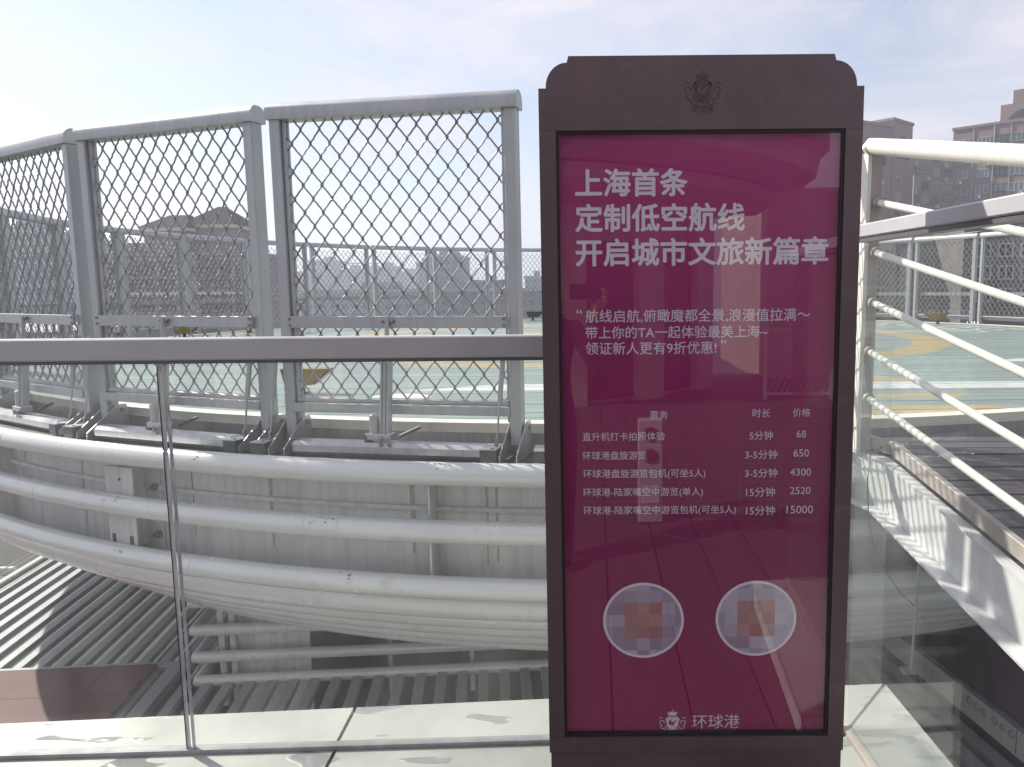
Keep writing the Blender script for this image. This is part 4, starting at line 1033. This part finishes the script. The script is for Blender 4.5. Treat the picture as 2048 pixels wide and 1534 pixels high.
# ---- facade helper: windows as parts
pane_me = {}
def facade_windows(t, org, ex, wins, frame='win_frame', pane_m='win', recess=0.12):
    """org: a point on the facade plane, ex: unit vector along it; wins: (s,z,w,h,n panes)"""
    nrm = Vector((ex.y, -ex.x, 0))
    ang = math.atan2(ex.y, ex.x); rot = Matrix.Rotation(ang, 3, 'Z')
    for s_, z_, w_, h_, npn in wins:
        c0 = org + ex * s_; c0 = Vector((c0.x, c0.y, z_))
        key = (t.name, round(w_, 2), round(h_, 2), npn, frame)
        if key not in pane_me:
            a = MB()
            fw = 0.09
            a.box((0, -0.05, h_ / 2 - fw / 2), (w_, 0.12, fw), rot); a.box(rot @ Vector((0, -0.05, -h_ / 2 + fw / 2)), (w_, 0.12, fw), rot)
            for i in range(npn + 1):
                a.box(rot @ Vector((-w_ / 2 + fw / 2 + (w_ - fw) * i / npn, -0.05, 0)), (fw, 0.118, h_ - 2 * fw), rot)
            wf = a.build('window', frame, t, local=True)
            gp = MB().box(rot @ Vector((0, -0.02, 0)), (w_ - 0.1, 0.03, h_ - 0.1), rot).build('pane', pane_m, wf, local=True)
            wf.location = c0 - wloc(t)
            pane_me[key] = wf
        else:
            wf = pane_me[key].copy(); COL.objects.link(wf); wf.parent = t; wf.location = c0 - wloc(t)
            gp = pane_me[key].children[0].copy(); COL.objects.link(gp); gp.parent = wf
ac_me = None
def ac_unit(t, p_, nrm):
    global ac_me
    ang = math.atan2(nrm.y, nrm.x) + pi / 2
    if ac_me is None:
        o = MB().box((0, -0.18, 0), (0.85, 0.34, 0.62), bev=0.03).build('air_conditioner', 'ac', t, local=True)
        f_ = MB().tube([(-0.12, -0.352, 0), (-0.12, -0.362, 0)], 0.22, 14).build('fan', 'win_dark_frame', o, local=True)
        ac_me = o
    else:
        o = ac_me.copy(); COL.objects.link(o); o.parent = t
        f_ = ac_me.children[0].copy(); COL.objects.link(f_); f_.parent = o
    o.location = p_ - wloc(t); o.rotation_euler = (0, 0, ang)

# ---- brown hip-roofed building at the left
bl = thing('hip_roofed_building', 'brown building with two dark hip roofs behind the fence', 'building', (-66, 112, -45))
Y0 = 105.0
def bx(u0, u1, v, y_): return atY(u0, v, y_).x, atY(u1, v, y_).x, atY((u0 + u1) / 2, v, y_).z
x0, x1_, z1 = bx(150, 492, 512, Y0)
MB().box(((x0 + x1_) / 2, Y0 + 8, (z1 - 45) / 2), (x1_ - x0, 16, z1 + 45)).build('wall', 'wall_brown2', bl)
MB().box(((x0 + x1_) / 2, Y0 + 8, z1 + 0.25), (x1_ - x0 + 0.6, 16.6, 0.5)).build('parapet', 'wall_brown', bl)
MB().box((x0 + (x1_ - x0) * 0.20, Y0 + 6, z1 + 1.2), (4.5, 5, 1.6)).build('stair_head', 'wall_brown2', bl)
for u0, u1, ve, va, dy_, du in ((284, 372, 458, 430, 3, 0.25), (366, 466, 452, 413, 6, 0.08)):
    a, c_, ze = bx(u0, u1, ve, Y0 + dy_); zt = atY((u0 + u1) / 2, va, Y0 + dy_ + 4).z
    MB().box(((a + c_) / 2, Y0 + dy_ + 4.5, (ze + z1) / 2), (c_ - a - 0.4, 9, ze - z1)).build('tower', 'wall_brown2', bl)
    MB().box(((a + c_) / 2, Y0 + dy_ + 4.5, ze), (c_ - a + 0.3, 9.6, 0.5)).build('cornice', 'cream_wall', bl)
    w0 = c_ - a
    MB().add([(a - 0.3, Y0 + dy_ - 0.5, ze + .26), (c_ + 0.3, Y0 + dy_ - 0.5, ze + .26), (c_ + 0.3, Y0 + dy_ + 9.5, ze + .26), (a - 0.3, Y0 + dy_ + 9.5, ze + .26), ((a + c_) / 2 - w0 * du, Y0 + dy_ + 4.5, zt), ((a + c_) / 2 + w0 * du, Y0 + dy_ + 4.5, zt)],
             [[0, 1, 5, 4], [1, 2, 5], [2, 3, 4, 5], [3, 0, 4], [0, 3, 2, 1]]).build('roof', 'roof_dark', bl)
wins = []
for row, v_ in enumerate((538, 573, 608)):
    for u_, wd in ((200, 1.3), (236, 2.6), (277, 2.6), (300, 1.2), (333, 1.7), (414, 1.1), (445, 0.9), (456, 0.9), (478, 0.9)):
        q = atY(u_, v_, Y0); wins.append((q.x, q.z, wd, 2.0 if wd > 1 else 2.4, 2 if wd > 2 else 1))
facade_windows(bl, Vector((0, Y0, 0)), Vector((1, 0, 0)), wins, 'win_dark_frame', 'recess')
q0 = bx(150, 492, 587, Y0)
MB().box(((q0[0] + q0[1]) / 2, Y0 - 0.15, q0[2]), (q0[1] - q0[0], 0.3, 0.35)).build('string_course', 'cream_wall', bl)
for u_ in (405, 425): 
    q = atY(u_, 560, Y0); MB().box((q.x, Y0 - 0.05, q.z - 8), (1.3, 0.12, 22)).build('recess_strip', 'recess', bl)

# ---- brown apartment towers at the right
def tower(label, uL, uR, vTL, vTR, yL, yR, depth, m_, rows, cols, top_extra=None, name='apartment_tower'):
    PL, PR_ = atY(uL, vTL, yL), atY(uR, vTR, yR)
    z1 = (PL.z + PR_.z) / 2
    ex = Vector((PR_.x - PL.x, PR_.y - PL.y, 0)); L_ = ex.length; ex.normalize(); nb_ = Vector((-ex.y, ex.x, 0))
    t = thing(name, label, 'building', (PL.x, PL.y, -45))
    a = Vector((PL.x, PL.y, -45)); b_ = a + ex * L_
    MB().prism([a, b_, b_ + nb_ * depth, a + nb_ * depth], (0, 0, z1 + 45)).build('wall', m_, t)
    MB().prism([a - ex * 0.2 - nb_ * 0.2 + Vector((0, 0, z1 + 45.0)), b_ + ex * 0.2 - nb_ * 0.2 + Vector((0, 0, z1 + 45.0)), b_ + ex * 0.2 + nb_ * (depth + .2) + Vector((0, 0, z1 + 45.0)), a - ex * 0.2 + nb_ * (depth + .2) + Vector((0, 0, z1 + 45.0))], (0, 0, 0.5)).build('parapet', m_, t)
    return t, a, ex, L_, z1, nb_
random.seed(11)
def fill(t, a, ex, L_, z_top, floors, cells, skip_top=0.0, ac=0.6):
    wins = []
    nrm = Vector((ex.y, -ex.x, 0))
    for f_ in range(floors):
        zc = z_top - skip_top - f_ * 2.9
        for frac, wd, np_ in cells:
            wins.append((frac * L_, zc, wd, 1.55, np_))
            if random.random() < ac:
                ac_unit(t, a + ex * (frac * L_ + random.choice((-.5, .6)) * wd * .5) + nrm * 0.02 + Vector((0, 0, zc + 45 - 1.35)), nrm)
    half = len(wins)
    facade_windows(t, a, ex, [w_ for i, w_ in enumerate(wins) if (i * 7) % 5 < 3], 'win_frame')
    facade_windows(t, a, ex, [w_ for i, w_ in enumerate(wins) if (i * 7) % 5 >= 3], 'win_dark_frame')
# left tower of the pair: a lit corner with arched crown
t, a, ex, L_, z1, nb_ = tower('brown apartment tower with arched crown right beside the sign', 1640, 1786, 250, 240, 140, 150, 14, 'wall_brown', 9, 3)
fill(t, a, ex, L_, z1 - 45 + 45, 9, [(0.30, 2.4, 3), (0.62, 2.2, 2), (0.82, 2.2, 3)], 9.0)
for fr_, wd in ((0.25, 6.5), (0.74, 6.5)):
    N = 12; c0 = a + ex * (fr_ * L_) + Vector((0, 0, z1 + 45 - 7.0)); nrm = Vector((ex.y, -ex.x, 0))
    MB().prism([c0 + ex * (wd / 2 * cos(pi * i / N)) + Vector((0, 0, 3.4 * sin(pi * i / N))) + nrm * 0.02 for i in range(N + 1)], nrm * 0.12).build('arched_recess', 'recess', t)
t2, a2, ex2, L2, z2, nb2 = tower('narrow brown side wall of the tower with arched crown', 1787, 1826, 240, 252, 150.6, 156, 10, 'wall_brown', 9, 1, name='apartment_wing')
fill(t2, a2, ex2, L2, z2, 9, [(0.35, 1.8, 2)], 11.0, 0.7)
N = 12; c0 = a2 + ex2 * (0.5 * L2) + Vector((0, 0, z2 + 45 - 6.6)); nrm = Vector((ex2.y, -ex2.x, 0))
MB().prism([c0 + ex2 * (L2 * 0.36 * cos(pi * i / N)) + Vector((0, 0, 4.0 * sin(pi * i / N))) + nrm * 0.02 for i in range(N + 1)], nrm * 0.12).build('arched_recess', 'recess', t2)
# link between the towers
t, a, ex, L_, z1, nb_ = tower('set back middle wing of windows between the brown towers', 1820, 1912, 296, 300, 168, 172, 10, 'wall_brown', 9, 3, name='apartment_wing')
fill(t, a, ex, L_, z1, 11, [(0.16, 1.6, 2), (0.36, 1.5, 2), (0.58, 1.6, 3), (0.84, 3.2, 4)], 2.0, 0.5)
# right tower
t, a, ex, L_, z1, nb_ = tower('brown apartment tower with many windows at the right edge', 1907, 2110, 266, 228, 150, 138, 14, 'wall_brown', 10, 4)
fill(t, a, ex, L_, z1, 12, [(0.12, 2.0, 2), (0.33, 2.2, 3), (0.52, 2.6, 3), (0.68, 2.4, 3), (0.84, 2.4, 3)], 2.6, 0.55)
for fr_ in (0.22, 0.43, 0.60):
    q = a + ex * (L_ * fr_) + Vector((ex.y, -ex.x, 0)) * 0.1
    MB().tube([q, q + Vector((0, 0, z1 + 45))], 0.08, 6).build('drain_pipe', 'win_frame', t)
P_ = a + ex * (L_ * 0.46); zt = atY(2024, 176, 143).z
MB().prism([P_ + nb_ * 1 + Vector((0, 0, z1 + 45.0)), a + ex * L_ + nb_ * 1 + Vector((0, 0, z1 + 45.0)), a + ex * L_ + nb_ * 12 + Vector((0, 0, z1 + 45.0)), P_ + nb_ * 12 + Vector((0, 0, z1 + 45.0))], (0, 0, zt - z1 - 2.5)).build('upper_block', 'wall_brown', t)
P2 = a + ex * (L_ * 0.56)
MB().prism([P2 + nb_ * 2 + Vector((0, 0, zt + 42.4)), a + ex * L_ + nb_ * 2 + Vector((0, 0, zt + 42.4)), a + ex * L_ + nb_ * 11 + Vector((0, 0, zt + 42.4)), P2 + nb_ * 11 + Vector((0, 0, zt + 42.4))], (0, 0, 2.6)).build('roof_room', 'wall_brown', t)
nrm = Vector((ex.y, -ex.x, 0))
c0 = a + ex * (L_ * 0.72) + nb_ * 1 + Vector((0, 0, zt + 45 - 6.6))
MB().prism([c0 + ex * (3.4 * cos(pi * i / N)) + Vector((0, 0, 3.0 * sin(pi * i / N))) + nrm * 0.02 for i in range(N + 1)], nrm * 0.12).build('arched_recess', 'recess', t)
facade_windows(t, a + nb_ * 1, ex, [(L_ * 0.57, zt - 9.8, 1.5, 3.0, 1)], 'win_dark_frame')

# ---- low buildings just beyond the fence at the right
lw_ = thing('cream_low_building', 'low cream walled building behind the right far fence', 'building', (20, 52, -45))
q0, q1 = atY(1735, 470, 48), atY(1938, 470, 48)
MB().box(((q0.x + q1.x) / 2, 50, (q0.z - 45) / 2), (q1.x - q0.x, 4, q0.z + 45)).build('wall', 'cream_wall', lw_)
for u0, u1, v0, v1 in ((1760, 1795, 500, 640), (1795, 1882, 487, 640), (1905, 1935, 490, 640), (1735, 1752, 520, 640)):
    b0, b1 = atY(u0, v0, 47.8), atY(u1, v1, 47.8)
    MB().box(((b0.x + b1.x) / 2, 47.9, (b0.z + b1.z) / 2), (b1.x - b0.x, 0.3, b0.z - b1.z)).build('weathered_panel', 'grey_wall', lw_)
gw = thing('grey_low_building', 'dark weathered low building behind the fence at the right edge', 'building', (28, 46, -45))
q0, q1 = atY(1930, 440, 44), atY(2140, 440, 44)
MB().box(((q0.x + q1.x) / 2, 47, (q0.z - 45) / 2), (q1.x - q0.x, 6, q0.z + 45)).build('wall', 'grey_wall', gw)
wins = []
for v_ in (500, 545, 590):
    for u_ in (1965, 2010, 2055): 
        q = atY(u_, v_, 44); wins.append((q.x, q.z, 0.9, 0.8, 2))
facade_windows(gw, Vector((0, 44, 0)), Vector((1, 0, 0)), wins, 'win_frame', 'recess')
# thin mast
q = atY(1828, 350, 60); tag(MB().tube([(q.x, 60, -20), (q.x, 60, q.z)], [0.09, 0.05], 8).build('mast', 'win_frame'), 'thin pale mast standing before the brown towers', 'mast')
# roof plant at the lower left, beyond the deck
rt = thing('roof_equipment', 'grey roof equipment with railings beyond the deck at the left', 'roof equipment', (-24, 26, -45))
MB().box((-24, 28, -22.6), (14, 8, 46)).build('roof_block', 'hip_grey', rt)
for i in range(7): MB().box((-28.5 + i * 1.4, 24.2, 0.75), (0.9, 1.2, 0.5 + 0.2 * (i % 3)), bev=0.04).build('vent_box', 'win_frame' if i % 2 else 'hip_grey', rt)
MB().box((-24, 24.0, 0.55), (12, 0.08, 0.08)).build('guard_rail', 'win_frame', rt)

# ================================================================== BEHIND THE VIEWER (seen in the sign's glass)
hb = thing('stone_facade', 'cream stone building with curved cornice mirrored in the sign glass', 'building', (-2.5, -9.5, -0.06))
CCX, CCY = -2.6, -11.0
def rv(prof, name, m_='stone', a0=110, a1=250): return MB().revolve(prof, 64, a0, a1, CCX, CCY).build(name, m_, hb, True)
rv([(4.6, -0.05), (4.9, -0.05), (4.9, 3.4), (4.6, 3.4)], 'curved_wall')
rv([(4.6, 2.75), (5.6, 2.78), (5.9, 2.95), (5.95, 3.12), (4.6, 3.12)], 'cornice_band')
rv([(4.6, 3.14), (6.3, 3.16), (6.55, 3.34), (6.6, 3.62), (6.75, 3.75), (6.75, 3.95), (4.6, 3.95)], 'cornice_band')
rv([(4.6, 3.97), (6.4, 3.97), (6.4, 4.75), (6.55, 4.8), (6.55, 5.0), (4.6, 5.0)], 'parapet')
for k in range(24):
    a = 112 + k * 6
    q = Vector((CCX + 6.405 * sin(R(a)), CCY - 6.405 * cos(R(a)), 4.36)); MB().box(q, (0.012, 0.012, 0.76), Matrix.Rotation(R(a), 3, 'Z')).build('stone_joint', 'recess', hb)
for k in range(8):
    a = 122 + k * 16
    q = Vector((CCX + 4.98 * sin(R(a)), CCY - 4.98 * cos(R(a)), 1.35)); MB().box(q, (0.55, 0.22, 2.8), Matrix.Rotation(R(a), 3, 'Z'), 0.02).build('pilaster', 'stone', hb)
    a += 8
    q = Vector((CCX + 4.93 * sin(R(a)), CCY - 4.93 * cos(R(a)), 1.15)); MB().box(q, (0.85, 0.08, 2.2), Matrix.Rotation(R(a), 3, 'Z'), 0.01).build('window', 'dark_glass', hb)
wb = MB().box((7.5, -12.2, 1.6), (9, 5, 3.4)).build('stone_wing', 'stone'); tag(wb, 'plain cream stone side wing mirrored at the right of the sign', 'building')
# white mesh guard behind
gd = thing('white_guard', 'white mesh guard panel mirrored in the sign glass', 'guard rail', (3.4, -7.0, 0))
for x_ in (2.4, 3.35, 4.3): MB().box((x_, -7, 0.6), (0.05, 0.05, 1.2)).build('post', 'white', gd)
for z_ in (0.08, 1.0, 1.15): MB().box((3.35, -7.03, z_), (1.95, 0.04, 0.04)).build('rail', 'white', gd)
mb_ = MB()
for i in range(22):
    for s_ in (-1, 1):
        xa, xb = 2.45 + i * 0.085, 2.45 + i * 0.085 + s_ * 0.45
        if 2.4 < xb < 4.3: mb_.tube([(xa, -7, 0.1), (xb, -7, 0.98)], 0.006, 4, caps=False)
struct(mb_.build('mesh', 'white', gd), 'stuff')
# socket pedestal
pd = thing('socket_pedestal', 'white power socket pedestal mirrored in the price table', 'pedestal', (0.36, -1.25, 0))
MB().box((0.36, -1.25, 0.36), (0.17, 0.10, 0.72), bev=0.01).build('casing', 'rail', pd)
for z_ in (0.62, 0.47): MB().tube([(0.36, -1.199, z_), (0.36, -1.19, z_)], 0.05, 18).build('socket', 'dark_steel', pd); 
MB().box((0.36, -1.197, 0.20), (0.12, 0.012, 0.12), bev=0.004).build('flap', 'ac', pd)

# ---- the photographer, mirrored at the left side of the glass
def person():
    t = thing('person', 'person in dark clothes holding up a phone, mirrored in the sign', 'person', (-0.30, -0.42, 0.0))
    J = {'pel': (-0.30, -0.42, 0.93, .15, .11), 'wai': (-0.30, -0.42, 1.08, .145, .105), 'che': (-0.30, -0.43, 1.30, .17, .12), 'nec': (-0.30, -0.41, 1.45, .07, .07), 'neh': (-0.30, -0.39, 1.53, .058, .058),
         'shr': (-0.12, -0.42, 1.38, .065, .065), 'elr': (0.02, -0.36, 1.14, .05, .05), 'wrr': (-0.02, -0.13, 1.42, .032, .032),
         'shl': (-0.48, -0.42, 1.38, .065, .065), 'ell': (-0.56, -0.34, 1.12, .05, .05), 'wrl': (-0.28, -0.14, 1.40, .032, .032),
         'hpr': (-0.20, -0.42, 0.86, .10, .10), 'knr': (-0.19, -0.40, 0.48, .07, .07), 'anr': (-0.19, -0.43, 0.09, .045, .045), 'tor': (-0.18, -0.28, 0.05, .04, .035),
         'hpl': (-0.40, -0.42, 0.86, .10, .10), 'knl': (-0.41, -0.40, 0.48, .07, .07), 'anl': (-0.41, -0.43, 0.09, .045, .045), 'tol': (-0.42, -0.28, 0.05, .04, .035)}
    ed = [('pel', 'wai'), ('wai', 'che'), ('che', 'nec'), ('nec', 'neh'), ('che', 'shr'), ('shr', 'elr'), ('elr', 'wrr'), ('che', 'shl'), ('shl', 'ell'), ('ell', 'wrl'),
          ('pel', 'hpr'), ('hpr', 'knr'), ('knr', 'anr'), ('anr', 'tor'), ('pel', 'hpl'), ('hpl', 'knl'), ('knl', 'anl'), ('anl', 'tol')]
    def skinned(name, J_, ed_, root, m_, parent):
        ks = list(J_); me = bpy.data.meshes.new(name); o0 = wloc(parent)
        me.from_pydata([tuple(Vector(J_[k][:3]) - o0) for k in ks], [(ks.index(a), ks.index(b_)) for a, b_ in ed_], [])
        o = bpy.data.objects.new(name, me); COL.objects.link(o); o.parent = parent
        md = o.modifiers.new('skin', 'SKIN'); md.use_smooth_shade = True
        if not me.skin_vertices: me.skin_vertices.new()
        for i, k in enumerate(ks):
            sv = me.skin_vertices[0].data[i]; sv.radius = J_[k][3:5]; sv.use_root = (k == root)
        o.modifiers.new('sub', 'SUBSURF').levels = 2
        o.modifiers['sub'].render_levels = 2
        me.materials.append(M[m_]); return o
    skinned('body', J, ed, 'pel', 'cloth', t)
    # head with face
    hd_ = bmesh.new(); bmesh.ops.create_uvsphere(hd_, u_segments=24, v_segments=16, radius=1)
    for v in hd_.verts:
        x_, y_, z_ = v.co
        if z_ < -0.2: x_ *= 1 - 0.28 * (-z_ - 0.2); 
        if y_ > 0.75 and -0.35 < z_ < 0.12 and abs(x_) < 0.28: y_ += 0.16 * (1 - abs(x_) / 0.28)
        v.co = (x_ * 0.078, y_ * 0.098, z_ * 0.118)
    me = bpy.data.meshes.new('head'); hd_.to_mesh(me); hd_.free(); me.materials.append(M['skin'])
    me.polygons.foreach_set('use_smooth', [True] * len(me.polygons))
    h = bpy.data.objects.new('head', me); COL.objects.link(h); h.parent = t; h.location = Vector((-0.30, -0.37, 1.635)) - wloc(t)
    hr = bmesh.new(); bmesh.ops.create_uvsphere(hr, u_segments=24, v_segments=16, radius=1)
    for v in list(hr.verts):
        if v.co.z < -0.45 or (v.co.y > 0.35 and v.co.z < 0.35): hr.verts.remove(v)
    for v in hr.verts: v.co = (v.co.x * 0.086, v.co.y * 0.107 - 0.004, v.co.z * 0.126 + 0.004)
    me = bpy.data.meshes.new('hair'); hr.to_mesh(me); hr.free(); me.materials.append(M['hair'])
    o = bpy.data.objects.new('hair', me); COL.objects.link(o); o.parent = t; o.location = h.location
    for sx in (-1, 1):
        MB().tube([Vector((-0.30 + sx * 0.03, -0.283, 1.645)), Vector((-0.30 + sx * 0.03, -0.276, 1.645))], 0.009, 8).build('eye', 'hair', t)
        MB().tube([Vector((-0.30 + sx * 0.078, -0.37, 1.60)), Vector((-0.30 + sx * 0.083, -0.375, 1.63)), Vector((-0.30 + sx * 0.08, -0.375, 1.66))], [0.008, 0.012, 0.008], 8).build('ear', 'skin', t)
    MB().box((-0.30, -0.281, 1.578), (0.045, 0.008, 0.009), bev=0.002).build('mouth', 'cloth', t)
    for sd, w0, px_ in (('r', Vector((-0.02, -0.13, 1.42)), 0.04), ('l', Vector((-0.28, -0.14, 1.40)), -0.14)):
        s_ = 1 if sd == 'r' else -1
        tgt = Vector((px_, -0.055, 1.585 if sd == 'r' else 1.57))
        HJ = {'w': (*w0, .03, .03), 'p': (*(w0.lerp(tgt, .45)), .034, .02), 'k': (*(w0.lerp(tgt, .72)), .036, .018)}
        he = [('w', 'p'), ('p', 'k')]
        kn = w0.lerp(tgt, .72)
        for i in range(4):
            b0 = kn + Vector((s_ * 0.012 - 0.0, 0.0, -0.03 + 0.018 * i))
            b1 = b0 + Vector((s_ * 0.02, 0.022, 0.022)); b2 = b1 + Vector((-s_ * 0.028, 0.008, 0.008 + 0.002 * i))
            for nm, pt in (('a', b0), ('b', b1), ('c', b2)): HJ[nm + str(i)] = (*pt, .0085, .0085)
            he += [('k', 'a%d' % i), ('a%d' % i, 'b%d' % i), ('b%d' % i, 'c%d' % i)]
        tb_ = w0.lerp(tgt, .45) + Vector((-s_ * 0.03, 0.0, 0.02)); tc_ = tb_ + Vector((-s_ * 0.012, 0.02, 0.035))
        HJ['t0'] = (*tb_, .010, .010); HJ['t1'] = (*tc_, .009, .009); he += [('p', 't0'), ('t0', 't1')]
        skinned('hand', HJ, he, 'w', 'skin', t)
    return t
person()
ph = MB().box((-0.055, -0.045, 1.585), (0.165, 0.009, 0.078), bev=0.004).build('phone', 'dark_glass')
tag(ph, 'dark phone held up by the mirrored person', 'phone')

# ================================================================== AIR
hz_m = bpy.data.materials.new('haze_air'); hz_m.use_nodes = True
n, l = hz_m.node_tree.nodes, hz_m.node_tree.links
n.remove(n['Principled BSDF'])
pv = n.new('ShaderNodeVolumePrincipled')
pv.inputs['Color'].default_value = (0.80, 0.88, 1.0, 1)
pv.inputs['Density'].default_value = 0.0011
pv.inputs['Anisotropy'].default_value = 0.35
l.new(pv.outputs[0], n['Material Output'].inputs['Volume'])
hzb = MB().box((0, 900, 5), (3700, 3100, 105)).build('haze', hz_m); struct(hzb, 'stuff')
